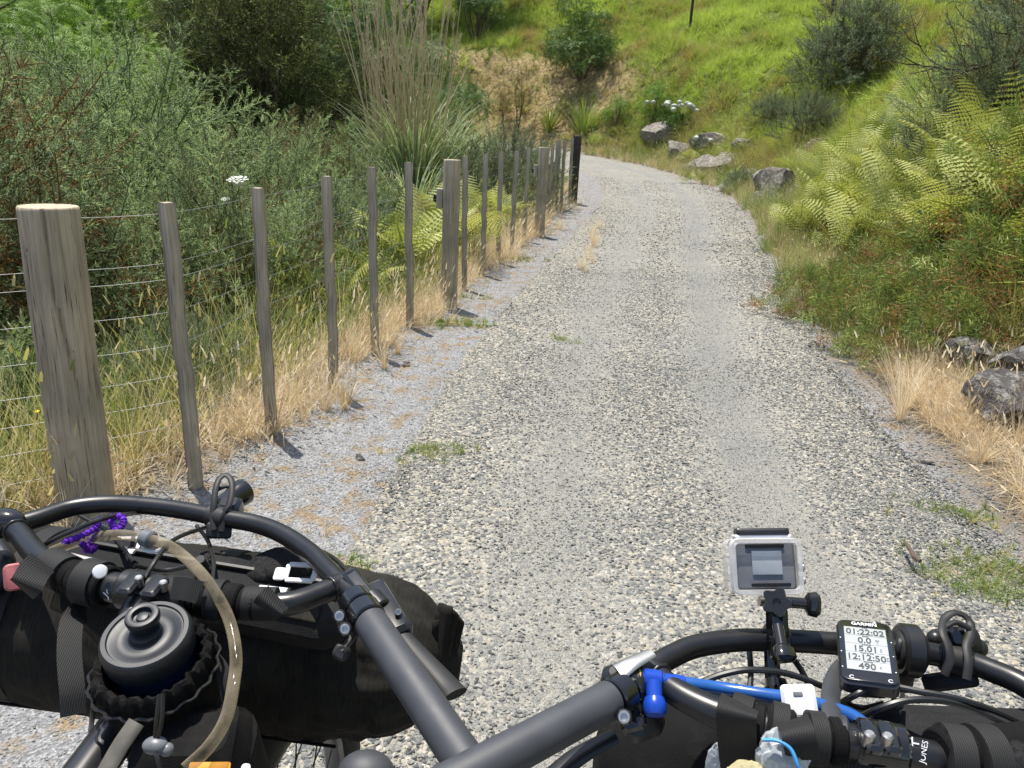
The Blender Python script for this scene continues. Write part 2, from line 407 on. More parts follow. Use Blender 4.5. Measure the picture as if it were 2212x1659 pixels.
claym = cl_s*np.clip((dd-1.9)/.4, 0, 1)*np.clip((6.0+1.8*fbm(pxy*.5, 3, 33)-dd)/1.2, 0, 1)
setattr_('verge', verge); setattr_('turf', turf); setattr_('clay', claym)
tag(mobj('ground', me), kind='structure')

# road strip
t_ = CL; nn_ = np.stack([CT[:, 1], -CT[:, 0]], 1)
offs = np.linspace(-1.5, 1.5, 41); rows = []
k2 = np.linspace(0, len(CL)-1, 900); cx = np.interp(k2, np.arange(len(CL)), CL[:, 0]); cy = np.interp(k2, np.arange(len(CL)), CL[:, 1])
nxx = np.interp(k2, np.arange(len(CL)), nn_[:, 0]); nyy = np.interp(k2, np.arange(len(CL)), nn_[:, 1])
RX = cx[:, None]+nxx[:, None]*offs; RY = cy[:, None]+nyy[:, None]*offs
RZ = land(RX, RY).reshape(RX.shape); edge = np.clip((np.abs(offs)-1.22)/.28, 0, 1)
RZ = RZ + .012 - .07*edge[None]**1.5 + .016*fbm(np.stack([RX.ravel(), RY.ravel()], 1)*2.5, 3, 12).reshape(RX.shape)*edge
Vr = np.stack([RX, RY, RZ], -1).reshape(-1, 3)
ii = np.arange(900*41).reshape(900, 41); Fr = np.stack([ii[:-1, :-1], ii[1:, :-1], ii[1:, 1:], ii[:-1, 1:]], -1).reshape(-1, 4)
m, nt, b = newmat('road_gravel')
tcn = nt.nodes.new('ShaderNodeTexCoord').outputs['Object']
cols = [(0, (.07, .075, .08)), (.2, (.14, .143, .145)), (.45, (.22, .217, .197)), (.7, (.30, .285, .245)), (.86, (.37, .325, .24)), (1, (.46, .445, .41))]
va = N(nt, 'ShaderNodeTexVoronoi', Scale=75.0); vb = N(nt, 'ShaderNodeTexVoronoi', Scale=170.0)
nt.links.new(tcn, va.inputs['Vector']); nt.links.new(tcn, vb.inputs['Vector'])
sepa = nt.nodes.new('ShaderNodeSeparateColor'); nt.links.new(va.outputs['Color'], sepa.inputs[0])
sepb = nt.nodes.new('ShaderNodeSeparateColor'); nt.links.new(vb.outputs['Color'], sepb.inputs[0])
ca = ramp(nt, sepa.outputs[0], cols); cb = ramp(nt, sepb.outputs[0], [(0, (.17, .169, .162)), (1, (.365, .358, .334))])
c = mixc(nt, attr(nt, 'track'), ca, cb)
big = ramp(nt, noise(nt, 1.3, 4, .6, tcn), [(.3, (.88, .89, .9)), (.7, (1.06, 1.04, 1.0))])
c = mixc(nt, 1.0, c, big, 'MULTIPLY')
nt.links.new(c, b.inputs['Base Color']); b.inputs['Roughness'].default_value = .9; b.inputs['Specular IOR Level'].default_value = .2
mxh = N(nt, 'ShaderNodeMix'); nt.links.new(attr(nt, 'track'), mxh.inputs[0]); nt.links.new(va.outputs['Distance'], mxh.inputs[2]); nt.links.new(vb.outputs['Distance'], mxh.inputs[3])
iv = N(nt, 'ShaderNodeMath', operation='SUBTRACT'); iv.inputs[0].default_value = 1; nt.links.new(mxh.outputs[0], iv.inputs[1])
bump(nt, b, iv.outputs[0], .8, .012)
me = mesh_np('gravel_road', Vr, Fr, m, smooth=True)
dr = np.broadcast_to(offs, RX.shape).ravel(); wob = .10*fbm(Vr[:, :2]*.7, 3, 41)
trk = np.clip(np.exp(-((dr+wob-.45)/.26)**2)+.7*np.exp(-((dr+wob+.5)/.3)**2), 0, 1)
setattr_('track', trk)
tag(mobj('gravel_road', me), kind='structure')

# ------------------------------------------------------------------ scatter: one object of instances on points
def scatter(name, pts, rot, scl, idx_, tint, templates, kind='stuff', label=None):
    me = bpy.data.meshes.new(name); me.vertices.add(len(pts)); me.vertices.foreach_set('co', np.ascontiguousarray(pts, np.float32).ravel())
    for n, t, v, fld in (('rot', 'FLOAT_VECTOR', rot, 'vector'), ('scl', 'FLOAT_VECTOR', scl, 'vector'), ('idx', 'INT', idx_, 'value'), ('tint', 'FLOAT', tint, 'value')):
        a = me.attributes.new(n, t, 'POINT'); v = np.ascontiguousarray(v, np.int32 if t == 'INT' else np.float32); a.data.foreach_set(fld, v.ravel())
    o = mobj(name, me); tag(o, label=label, kind=kind)
    ng = bpy.data.node_groups.new(name, 'GeometryNodeTree')
    ng.interface.new_socket('Geometry', in_out='INPUT', socket_type='NodeSocketGeometry')
    ng.interface.new_socket('Geometry', in_out='OUTPUT', socket_type='NodeSocketGeometry')
    gi, go = ng.nodes.new('NodeGroupInput'), ng.nodes.new('NodeGroupOutput')
    iop = ng.nodes.new('GeometryNodeInstanceOnPoints'); g2i = ng.nodes.new('GeometryNodeGeometryToInstance')
    for t in reversed(templates):
        oi = ng.nodes.new('GeometryNodeObjectInfo'); oi.inputs['Object'].default_value = t; oi.transform_space = 'ORIGINAL'
        ng.links.new(oi.outputs['Geometry'], g2i.inputs[0])
    def na(n, t):
        a = ng.nodes.new('GeometryNodeInputNamedAttribute'); a.data_type = t; a.inputs['Name'].default_value = n
        return [q for q in a.outputs if q.enabled][0]
    ng.links.new(gi.outputs[0], iop.inputs['Points']); ng.links.new(g2i.outputs[0], iop.inputs['Instance'])
    iop.inputs['Pick Instance'].default_value = True
    ng.links.new(na('idx', 'INT'), iop.inputs['Instance Index'])
    er = ng.nodes.new('FunctionNodeEulerToRotation'); ng.links.new(na('rot', 'FLOAT_VECTOR'), er.inputs[0]); ng.links.new(er.outputs[0], iop.inputs['Rotation'])
    ng.links.new(na('scl', 'FLOAT_VECTOR'), iop.inputs['Scale']); ng.links.new(iop.outputs[0], go.inputs[0])
    md = o.modifiers.new('scatter', 'NODES'); md.node_group = ng
    return o
def source(name, me): return bpy.data.objects.new(name, me)       # a template that only the scatter reads

# gravel stones
def stone_mesh(seed):
    bm = bmesh.new(); bmesh.ops.create_icosphere(bm, subdivisions=2, radius=1)
    v = np.array([q.co for q in bm.verts]); f = np.array([[q.index for q in g.verts] for g in bm.faces]); bm.free()
    r = np.random.default_rng(seed)
    for _ in range(9):
        n = nrm(r.normal(size=3)); k = r.uniform(.45, .8); dd_ = v@n; v = v - np.maximum(dd_-k, 0)[:, None]*n
    v *= np.array([r.uniform(.85, 1.25), r.uniform(.6, .95), r.uniform(.4, .7)])
    return v, f
m, nt, b = newmat('gravel_stone')
a = nt.nodes.new('ShaderNodeAttribute'); a.attribute_name = 'tint'; a.attribute_type = 'INSTANCER'
c = ramp(nt, a.outputs['Fac'], [(0, (.045, .048, .05)), (.18, (.105, .108, .108)), (.42, (.185, .185, .176)), (.68, (.25, .249, .228)), (.88, (.305, .288, .24)), (.95, (.27, .215, .16)), (1, (.39, .385, .36))])
gz = noise(nt, 1.6, 5, .6); c = mixc(nt, 1.0, c, ramp(nt, gz, [(.3, (.8, .8, .8)), (.7, (1.1, 1.1, 1.1))]), 'MULTIPLY')
nt.links.new(c, b.inputs['Base Color']); b.inputs['Roughness'].default_value = .8; b.inputs['Specular IOR Level'].default_value = .3
MAT['stone'] = m
ST = []
for s_ in range(7):
    v, f = stone_mesh(100+s_); ST.append(source('gravel_stone_source', mesh_np('stone', v, f, 'stone')))
def stones(y0, y1, dens, szlo, szhi, dlo=-2.6, dhi=2.0, seed=1):
    g = np.random.default_rng(seed)
    cnt = int(dens*(y1-y0)*5.2); y = g.uniform(y0, y1, cnt); x = np.interp(y, CL[:150, 1], CL[:150, 0]) + g.uniform(dlo, dhi, cnt)
    p = np.stack([x, y], 1); d, _, _ = locate(x, y)
    wb = .10*fbm(p*.7, 3, 41)
    wb = wb+.16*fbm(p*3.1, 3, 42); tr = np.clip(.95*np.exp(-((d+wb-.45)/.27)**2)+.55*np.exp(-((d+wb+.5)/.32)**2), 0, 1)*np.clip(.8+.8*fbm(p*.8, 3, 43), .3, 1)
    vg = np.clip((-d-1.0+.3*fbm(p*1.2, 3, 55))/.35, 0, 1)                # fine pale chips near the fence
    rg = np.clip((d-1.25+.2*fbm(p*1.5, 3, 56))/.3, 0, 1)
    keep = g.random(cnt) < np.clip(1-.55*tr-.35*vg-.65*rg, .05, 1)*np.clip(.75+.7*fbm(p*.9, 3, 57), .25, 1)
    x, y, d, tr, vg = x[keep], y[keep], d[keep], tr[keep], vg[keep]; n = len(x)
    sz = (szlo+(szhi-szlo)*g.random(n)**2.6)*(1-.42*tr)*(1-.38*vg)
    z = land(x, y) + np.where(np.abs(d) < 1.3, .012, 0.0) + sz*.16
    rot = np.stack([g.normal(0, .35, n), g.normal(0, .35, n), g.uniform(0, 6.28, n)], 1)
    tint = np.clip(g.beta(1.35, 1.75, n) + .10*vg, 0, 1)
    tint = np.where(vg > .5, np.clip(.3+.38*tint+.35*(g.random(n) < .1), 0, 1), tint)
    return np.stack([x, y, z], 1), rot, sz[:, None]*g.uniform(.8, 1.25, (n, 3)), g.integers(0, 7, n), tint
parts = [stones(-.1, 1.9, 13500, .0022, .0105, seed=1), stones(1.9, 3.4, 11000, .0025, .0105, seed=5), stones(3.4, 5.5, 6500, .0033, .0112, seed=2), stones(5.5, 9, 2600, .0048, .0125, seed=3), stones(9, 12.5, 620, .008, .019, seed=4), stones(12.5, 16, 330, .009, .019, seed=8), stones(16, 20, 150, .010, .02, seed=9)]
scatter('gravel', *[np.concatenate(q) for q in zip(*parts)], ST)

# ------------------------------------------------------------------ the wire fence
FP = [(-1.70, 2.80, 'P', .100), (-1.365, 3.06, 'B'), (-1.235, 3.70, 'B'), (-1.08, 4.40, 'B'), (-.965, 5.17, 'B'), (-.835, 5.95, 'B'),
      (-.595, 6.66, 'P', .073), (-.52, 7.47, 'B'), (-.385, 8.22, 'B'), (-.235, 9.0, 'B'), (-.095, 9.62, 'B'), (.06, 10.75, 'B'),
      (.275, 11.2, 'P', .076), (.42, 12.4, 'B'), (.525, 13.2, 'B'), (.61, 13.6, 'B'), (.70, 13.95, 'B'), (.86, 14.3, 'B'), (.965, 14.9, 'P', .078)]
BACK = [(1184, 315, 17.6, 'B'), (1169, 297, 20.2, 'B'), (1149, 297, 20.8, 'B'), (1129.5, 299, 21.3, 'B'), (1113.6, 298, 21.8, 'P', .075),
        (1090, 295, 22.4, 'B'), (1072, 290, 22.9, 'B'), (1055, 285, 23.4, 'B')]
for q in BACK:
    p = Y(q[0], q[1], q[2]); FP.append((p[0], p[1], q[3]) + ((q[4],) if q[3] == 'P' else ()) + (p[2],))
def fence_z(q):
    return q[-1]-1.18 if (len(q) > 4 or (q[2] == 'B' and len(q) > 3)) else np.interp(q[1], [2.8, 5, 9, 12, 15], [0, .085, .155, .22, .40])
fence = thing('wire_fence', (FP[0][0], FP[0][1], 0), 'timber post and batten wire fence curving along the left edge of the gravel road', 'fence')
def post_mesh(R0, h, seed, cracks):
    g = np.random.default_rng(seed); nseg, nz = 72, 40; cs = [(g.uniform(0, 6.28), g.uniform(0, .75)*h, g.uniform(.35, .8)*h, g.uniform(-.6, .6), g.uniform(.5, 1)) for _ in range(cracks)]
    zs_ = np.concatenate([np.linspace(-.45, h-.015, nz), [h-.004, h]])
    def rf(r, z, ang):
        rr = r*(1+.022*np.sin(2*ang+seed)+.012*np.sin(3*ang+z*4)+.010*math.sin(z*5+seed)) + .012*r*math.cos(z*11+seed)
        for a0, z0, z1, tw, dp in cs:
            if z0 < z < z1+z0:
                c = a0+tw*(z-z0)+.10*math.sin(z*9+seed); da = np.abs((ang-c+math.pi) % (2*math.pi)-math.pi)
                rr = rr - .20*r*dp*np.clip(1-da/.085, 0, 1)*min(1, (z-z0)/.08, (z0+z1-z)/.08+.001)
        return rr
    pr = [(R0*(1.06-.07*(z+.45)/(h+.45)), z) for z in zs_[:-2]] + [(R0*.985, zs_[-2]), (R0*.95, zs_[-1])]
    mb = MB(); mb.lathe(pr, np.eye(4), nseg, rf); return mb
def put(o, x, y, z, rz=0, tx=0, ty=0):
    po = origin_of(o.parent); o.location = (x-po[0], y-po[1], z-po[2]); o.rotation_euler = (tx, ty, rz); return o
def raw(mb, name, mat, parent, smooth=True, angle=40):      # mesh in its own coordinates, then parented
    o = mb.build(name, mat, None, smooth, angle); o.parent = parent; return o
bm_ = []
for s_ in range(4):                                         # four batten shapes: sawn, slightly bowed and twisted
    g = np.random.default_rng(s_+50); mb = MB(); zs_ = np.linspace(-.1, 1.2, 14); V = []; bw = g.uniform(-.005, .005) if s_ != 2 else .016
    for k, z in enumerate(zs_):
        t = (z+.1)/1.3; ox = bw*math.sin(t*5.2); oy = g.uniform(-.008, .008)*math.sin(t*3); tw = g.uniform(-.03, .03)*t
        for cx_, cy_ in ((-1, -1), (1, -1), (1, 1), (-1, 1)):
            hx, hy = .027, .023
            for ex, ey in (((.8, 1) if cx_*cy_ > 0 else (1, .8)), ((1, .8) if cx_*cy_ > 0 else (.8, 1))):
                a_, b__ = cx_*hx*ex, cy_*hy*ey; V.append((a_*math.cos(tw)-b__*math.sin(tw)+ox, a_*math.sin(tw)+b__*math.cos(tw)+oy, z))
    f = [(k*8+j, k*8+(j+1) % 8, (k+1)*8+(j+1) % 8, (k+1)*8+j) for k in range(13) for j in range(8)] + [tuple(range(8))[::-1], tuple(13*8+j for j in range(8))]
    mb.add(V, f); o = raw(mb, 'batten', 'batten', fence); bm_.append(o)
used = set(); k = 0
for i, q in enumerate(FP):
    x, y = q[0], q[1]; z = fence_z(q); nb = FP[min(i+1, len(FP)-1)]; pb = FP[max(i-1, 0)]; a = math.atan2(nb[1]-pb[1], nb[0]-pb[0])
    if q[2] == 'B':
        s_ = k % 4; k += 1
        o = bm_[s_] if s_ not in used else bm_[s_].copy()
        if s_ in used: COL.objects.link(o); o.parent = fence
        used.add(s_); put(o, x, y, z-.02, a, random.uniform(-.02, .02), random.uniform(-.02, .02))
        o['label'] = 'square sawn weathered batten'
    else:
        o = raw(post_mesh(q[3], 1.18, i+3, 7 if i == 0 else 4), 'round_post', 'post_dark' if i == 18 else 'post', fence); put(o, x, y, z, a+1.1, 0, 0)
        if i == 18: o['label'] = 'dark stained round post at the bend'
        # timber offset block carrying an insulator on the field side
        if i in (0, 6, 12, 22):
            nv = np.array((-math.sin(a), math.cos(a), 0)); tv = np.array((math.cos(a), math.sin(a), 0)); c0 = np.array((x, y, z+.86 if i else z+.80))+nv*(q[3]+.022)-tv*.012
            if i == 0: c0 = np.array((x, y, z+.80))+nv*(q[3]+.012)
            blk = MB().box((.05, .05, .165), frame(c0, nv, tv), .004).build('offset_block', 'batten', None); blk.parent = o
            blk.matrix_parent_inverse = Matrix(((1, 0, 0, 0), (0, 1, 0, 0), (0, 0, 1, 0), (0, 0, 0, 1)))
            ins = MB(); e = c0+nv*.026
            for d_ in (-.02, 0, .02): ins.cyl(e+np.array((0, 0, d_)), e+nv*.024+np.array((0, 0, d_)), .012, 12)
            ins.cyl(e+nv*.024+np.array((0, 0, -.03)), e+nv*.024+np.array((0, 0, .03)), .009, 12)
            io = ins.build('insulator', 'rubber', None); io.parent = o
            Mi = (Matrix.Translation(fence.location) @ o.matrix_basis).inverted()
            blk.matrix_basis = Mi; io.matrix_basis = Mi
WZ = [1.135, .94, .875, .74, .60, .47, .36, .25, .13]
for wz in WZ:
    pts = [(-2.75, 2.05, fence_z(FP[0])+wz-.01)] + [(q[0], q[1], fence_z(q)+wz) for q in FP]
    pts = [np.array(p)+np.array((-.03, .012, 0)) for p in pts]; pp = []
    for a_, b__ in zip(pts[:-1], pts[1:]):
        for t in (0, .25, .5, .75): pp.append(a_+(b__-a_)*t+np.array((0, 0, -.006*math.sin(math.pi*t))))
    pp.append(pts[-1]); MB().tube(pp, .00095, 6).build('fence_wire', 'wire', fence)

# two plain posts of another fence up on the grass slope
for px, py0, y, lb in ((1490, 62, 24, 'slim dark fence post on the grassy slope left of the gorse'), (1794, 42, 19.5, 'slim dark fence post just above the round gorse bush on the slope')):
    lo, hi = 10, 45
    for _ in range(40):
        md = (lo+hi)/2; p = Y(px, py0, md)
        if p[2] > land1(p[0], p[1]): lo = md
        else: hi = md
    p = Y(px, py0, lo); o = MB().lathe([(.055, -.4), (.055, .6), (.052, 1.2), (.05, 1.29), (.04, 1.3)], np.eye(4), 14).build('fence_post', 'post_dark'); o.location = p
    tag(o, lb, 'fence post', 'posts on the grass slope')

def hit(px, py, lo=6.0, hi=70.0):                          # where the ground lies along that direction
    yy = np.linspace(lo, hi, 900); r = ray(px, py); q = np.array((0, 0, CAM_H))+r*(yy/r[1])[:, None]
    u = q[:, 2] < land(q[:, 0], q[:, 1]); return q[u.argmax()] if u.any() else q[-1]

# ------------------------------------------------------------------ rocks along the foot of the bank
def rock(px, py, y, sx, sy, sz, seed, lb, mat='rock', dz=0.0):
    if y > 10: sx, sy, sz, dz = sx*1.12, sy*1.05, sz*1.18, dz*.4-.08
    p = hit(px, py+26) if y > 10 else Y(px, py, y); g = np.random.default_rng(seed); mb = MB(); mb.ico((0, 0, 0), 1, 4); v = mb.v[0]
    for _ in range(17):
        n = nrm(g.normal(size=3)*np.array((1, 1, .8))); k = g.uniform(.42, .8); d_ = v@n; v = v-np.maximum(d_-k, 0)[:, None]*n*.97
    v = v*1.25*(1+.16*fbm(v*1.5+seed, 4, seed))[:, None]; v = v*(1+.06*fbm(v*5+seed, 4, seed+2)-.05*np.clip(1-np.abs(fbm(v*2.2+seed, 3, seed+7))*7, 0, 1))[:, None]
    mb.v[0] = v*np.array((sx, sy, sz)); o = mb.build('rock', mat, None, True, 28)
    o.location = (p[0], p[1], land1(p[0], p[1])+sz*(.12 if y > 10 else .3)+dz); o.rotation_euler = (g.uniform(-.2, .2), g.uniform(-.2, .2), g.uniform(-.5, .5))
    return tag(o, lb, 'rock', 'rocks along the foot of the bank')
rock(1700, 395, 13.2, .62, .5, .42, 3, 'large pale rock with a flat lichen covered face beside the road bend', dz=.16)
rock(1545, 352, 18.0, .75, .5, .40, 5, 'long low brown rock below the pale hydrangeas')
rock(1590, 385, 16.6, .40, .34, .26, 6, 'small brown rock between the long rock and the lichen covered boulder')
rock(1463, 318, 21.0, .36, .34, .52, 8, 'upright grey rock under the white hydrangea flowers', dz=.2)
rock(1423, 285, 23.0, .55, .45, .42, 9, 'grey rock on the left of the hydrangea bush', dz=.3)
rock(1525, 300, 21.0, .5, .4, .3, 10, 'brown rock in the bank right of the hydrangeas', dz=.3)
rock(1690, 215, 20.0, .30, .3, .26, 31, 'small grey rock at the foot of the round gorse bush', dz=.1)
for i, (px, py, q, lb) in enumerate(((1500, 345, .5, 'half buried brown rock left of the long rock'), (1575, 330, .42, 'half buried rock above the long brown rock'), (1620, 360, .45, 'brown rock just left of the lichen covered boulder'), (1650, 420, .34, 'small rock at the foot of the lichen covered boulder'), (1745, 385, .4, 'dark rock against the bracken, right of the lichen covered boulder'), (1550, 285, .34, 'small rock on the bank above the others'), (1770, 300, .3, 'small rock beside the silvery gorse'), (1610, 300, .36, 'rock in the grass between hydrangea and silvery gorse'))):
    rock(px, py, 15, q, q*.8, q*.7, 40+i, lb)
rock(2105, 800, 4.95, .19, .2, .17, 12, 'dark angular rock at the edge of the low green shrubs', 'rock_dark', .05)
rock(2195, 850, 4.55, .17, .18, .14, 13, 'dark rock at the right edge of the photo, behind the nearest one', 'rock_dark', .10)
rock(2190, 940, 4.15, .25, .22, .17, 14, 'nearest dark rough rock in the dry grass on the right', 'rock_dark', .06)
rock(1990, 838, 4.85, .075, .05, .04, 16, 'small tan stone behind the straw tussock', 'rock', .0)
rock(2200, 560, 6.6, .16, .15, .12, 18, 'pale stone among the low green shrubs at the right edge', 'rock', .42)
rock(1995, 1005, 3.75, .05, .03, .018, 20, 'flat pale stone lying in the dry grass by the road edge', 'rock')
rock(876, 805, 4.95, .035, .03, .022, 21, 'white stone on the gravel verge by the fourth batten', 'rock')
rock(776, 992, 3.45, .028, .022, .016, 22, 'small dark stone lying on the pale gravel verge', 'rock_dark')
rock(692, 822, 4.52, .032, .03, .03, 23, 'grey stone by the foot of a batten', 'rock')

# stick on the road
sp = [A(1955, 1172, .03), A(1968, 1190, .035), A(1975, 1203, .03), A(1988, 1212, .03)]
tag(MB().tube(crom(sp, 4), [.007]*5+[.010]*4+[.008]*4, 8).build('stick', 'twig'), 'short brown stick lying on the gravel beyond the action camera', 'stick')

# ------------------------------------------------------------------ leaf templates (triangles)
class TB:
    def __init__(s): s.v, s.f, s.t = [], [], []
    def tri(s, a, b, c, t):
        n = len(s.v); s.v += [a, b, c]; s.t += [t]*3; s.f.append((n, n+1, n+2))
    def blade(s, p0, d, L, w_, side, t, droop=0.0, seg=2):
        p0, d, side = np.array(p0, float), nrm(d), nrm(side); pv = p0; prev = (p0-side*w_*.35, p0+side*w_*.35)
        for i in range(1, seg+1):
            u = i/seg; c = p0+d*L*u+np.array((0, 0, -droop*L*u*u)); ww = w_*(1-u)**.7*(1 if i < seg else 0)
            a, b_ = c-side*ww/2, c+side*ww/2
            if i < seg: s.tri(prev[0], prev[1], b_, t); s.tri(prev[0], b_, a, t); prev = (a, b_)
            else: s.tri(prev[0], prev[1], c, t)
    def stem(s, pts, r0, r1, t):
        pts = [np.array(p, float) for p in pts]; n = len(pts); base = len(s.v); tg = nrm(pts[-1]-pts[0]); u = nrm(np.cross(tg, (.31, .9, .2))); w_ = np.cross(tg, u)
        for i, p in enumerate(pts):
            r = r0+(r1-r0)*i/(n-1)
            for k in range(3): a = k*2.094; s.v.append(p+r*(math.cos(a)*u+math.sin(a)*w_)); s.t.append(t)
        for i in range(n-1):
            for k in range(3):
                a, b_ = base+i*3+k, base+i*3+(k+1) % 3; c, d = a+3, b_+3; s.f += [(a, b_, d), (a, d, c)]
    def arr(s): return np.array(s.v, float), np.array(s.f, np.int32), np.array(s.t, float)
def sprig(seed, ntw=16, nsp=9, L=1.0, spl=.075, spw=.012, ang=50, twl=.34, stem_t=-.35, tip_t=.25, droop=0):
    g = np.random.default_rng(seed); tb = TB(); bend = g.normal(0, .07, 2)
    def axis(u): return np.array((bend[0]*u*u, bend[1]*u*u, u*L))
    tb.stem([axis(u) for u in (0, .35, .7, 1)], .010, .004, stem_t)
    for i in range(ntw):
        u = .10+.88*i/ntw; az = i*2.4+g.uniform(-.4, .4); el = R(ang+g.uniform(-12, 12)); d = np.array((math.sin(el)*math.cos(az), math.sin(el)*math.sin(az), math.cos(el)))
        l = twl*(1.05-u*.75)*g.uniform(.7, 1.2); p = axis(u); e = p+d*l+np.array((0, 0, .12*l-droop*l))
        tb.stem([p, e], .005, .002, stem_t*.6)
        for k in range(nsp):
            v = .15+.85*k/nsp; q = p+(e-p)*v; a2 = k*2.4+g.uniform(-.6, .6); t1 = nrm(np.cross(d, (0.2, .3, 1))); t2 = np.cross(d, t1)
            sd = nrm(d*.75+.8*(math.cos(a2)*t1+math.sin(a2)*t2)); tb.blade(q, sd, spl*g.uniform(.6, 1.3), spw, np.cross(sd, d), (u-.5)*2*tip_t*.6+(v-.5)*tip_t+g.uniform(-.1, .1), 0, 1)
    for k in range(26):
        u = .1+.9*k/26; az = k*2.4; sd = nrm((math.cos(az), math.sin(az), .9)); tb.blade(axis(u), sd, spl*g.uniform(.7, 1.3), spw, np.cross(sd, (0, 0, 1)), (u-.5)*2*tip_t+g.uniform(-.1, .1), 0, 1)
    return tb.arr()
def pinnate(seed, nleaf=5, npair=11, L=.5, ll=.09, lw=.02, droop=.5):      # spray of feather leaves
    g = np.random.default_rng(seed); tb = TB()
    for i in range(nleaf):
        az = i*2*math.pi/nleaf+g.uniform(-.4, .4); el = R(g.uniform(45, 95)); d = np.array((math.sin(el)*math.cos(az), math.sin(el)*math.sin(az), math.cos(el))); sd = nrm(np.cross(d, (0, 0, 1))+1e-3); l = L*g.uniform(.7, 1.15); t0 = g.uniform(-.2, .2)
        def ax(u): return d*l*u+np.array((0, 0, -droop*l*u*u*.7))
        tb.stem([ax(0), ax(.5), ax(1)], .006, .003, -.2)
        for k in range(npair):
            u = .18+.82*k/npair; tg = nrm(ax(u+.02)-ax(u)); f_ = 1-.55*abs(u-.45)
            for s_ in (-1, 1):
                dd_ = nrm(s_*sd+.45*tg+np.array((0, 0, g.uniform(-.25, .1)))); tb.blade(ax(u), dd_, ll*f_*g.uniform(.8, 1.15), lw, tg, t0+g.uniform(-.12, .12), .15, 2)
    return tb.arr()
def leafspray(seed, n=26, L=.45, ll=.08, lw=.03, sp=.18, droop=.1):       # twig with simple leaves
    g = np.random.default_rng(seed); tb = TB(); tb.stem([(0, 0, 0), (.02, .01, L*.5), (0, .03, L)], .007, .003, -.3)
    for i in range(n):
        u = .1+.9*i/n; az = i*2.4; el = R(g.uniform(35, 80)); d = np.array((math.sin(el)*math.cos(az), math.sin(el)*math.sin(az), math.cos(el)))
        p = np.array((0, .03*u, L*u))+d*g.uniform(0, sp)*(1-.5*u); tb.blade(p, d, ll*g.uniform(.7, 1.25), lw, np.cross(d, (math.cos(az+1.2), math.sin(az+1.2), .3)), (u-.5)*.3+g.uniform(-.2, .2), droop, 2)
    return tb.arr()
def tuft(seed, nb=16, H=.5, spread=.5, w_=.008, curl=.5, heads=0, t0=0.0, seg=4):
    g = np.random.default_rng(seed); tb = TB()
    for i in range(nb):
        az = g.uniform(0, 6.28); tilt = abs(g.normal(0, spread)); h = H*g.uniform(.5, 1.1); r0 = H*.07*g.random()
        o = np.array((math.cos(az)*r0, math.sin(az)*r0, 0)); ho = np.array((math.cos(az), math.sin(az), 0)); sd = np.array((-math.sin(az), math.cos(az), 0)); t = t0+g.uniform(-.25, .25); prev = None; ang = tilt*.5
        c = o.copy()
        for k in range(seg+1):
            u = k/seg; ww = w_*(1-u*.9)/2
            a, b_ = c-sd*ww, c+sd*ww
            if prev: tb.tri(prev[0], prev[1], b_, t+.15*u); tb.tri(prev[0], b_, a, t+.15*u)
            prev = (a, b_); ang += curl*tilt*1.6/seg+.08; c = c+(ho*math.sin(ang)+np.array((0, 0, math.cos(ang))))*h/seg
        if i < heads:
            d = nrm(ho*.4+np.array((0, 0, 1))); tb.blade(c-d*.02, d, .09*g.uniform(.7, 1.3), .018, sd, -.5, .3, 2)
    return tb.arr()

# ------------------------------------------------------------------ bushes and trees: every one its own crown mesh shared between copies
def crown(name, mat, templates, lumps, n, scale, up=.5, jit=.45, seed=0, inner=.45, tvar=.22):
    g = np.random.default_rng(seed); lumps = np.array(lumps, float); wts = lumps[:, 3]**2*lumps[:, 4]; wts = wts/wts.sum()
    parts_ = []; li = g.choice(len(lumps), n, p=wts); d = g.normal(size=(n, 3)); d[:, 2] = d[:, 2]*.9+.15; d /= np.linalg.norm(d, axis=1, keepdims=True)
    rr = inner+(1-inner)*g.random(n)**.5; O = lumps[li, :3]+d*rr[:, None]*lumps[li][:, [3, 3, 4]]
    dirs = d+np.array((0, 0, up))+g.normal(0, jit, (n, 3)); ti = g.integers(0, len(templates), n); sc_ = scale*g.uniform(.65, 1.25, n)
    base = .5+g.normal(0, tvar*.5, n)+.12*fbm(O*1.6, 2, seed)+.1*g.random(len(lumps))[li]-.05
    for k, (tv, tf, tt) in enumerate(templates):
        mk = ti == k
        parts_.append(replicate(tv, tf, tt, rots(dirs[mk], g.uniform(0, 6.28, mk.sum()), sc_[mk]), O[mk]-0*dirs[mk], base[mk]))
    V, F, T, off = [], [], [], 0
    for v, f, t in parts_: V.append(v); F.append(f+off); T.append(t); off += len(v)
    return mesh_np(name, np.vstack(V), np.vstack(F), mat, np.concatenate(T)), lumps
def limbs(lumps, base=(0, 0, 0), r=.05, seed=0, extra=2):
    g = np.random.default_rng(seed); mb = MB(); base = np.array(base, float)
    for l in lumps:
        e = l[:3]+np.array((0, 0, l[4]*.25)); m_ = base+(e-base)*.5+g.normal(0, .12, 3)*l[3]
        pth = crom([base+g.normal(0, .02, 3)*np.array((1, 1, 0)), m_, e], 5); mb.tube(pth, np.linspace(r*(.5+.5*l[3]/lumps[:, 3].max()), r*.15, len(pth)), 6)
        for _ in range(extra):
            q = pth[g.integers(4, len(pth))]; dr_ = nrm(g.normal(size=3)+np.array((0, 0, .7))); mb.tube(crom([q, q+dr_*l[3]*.4+g.normal(0, .05, 3)*l[3], q+dr_*l[3]*.9], 3), np.linspace(r*.22, r*.06, 7), 5)
    return mb
PROTO = {}
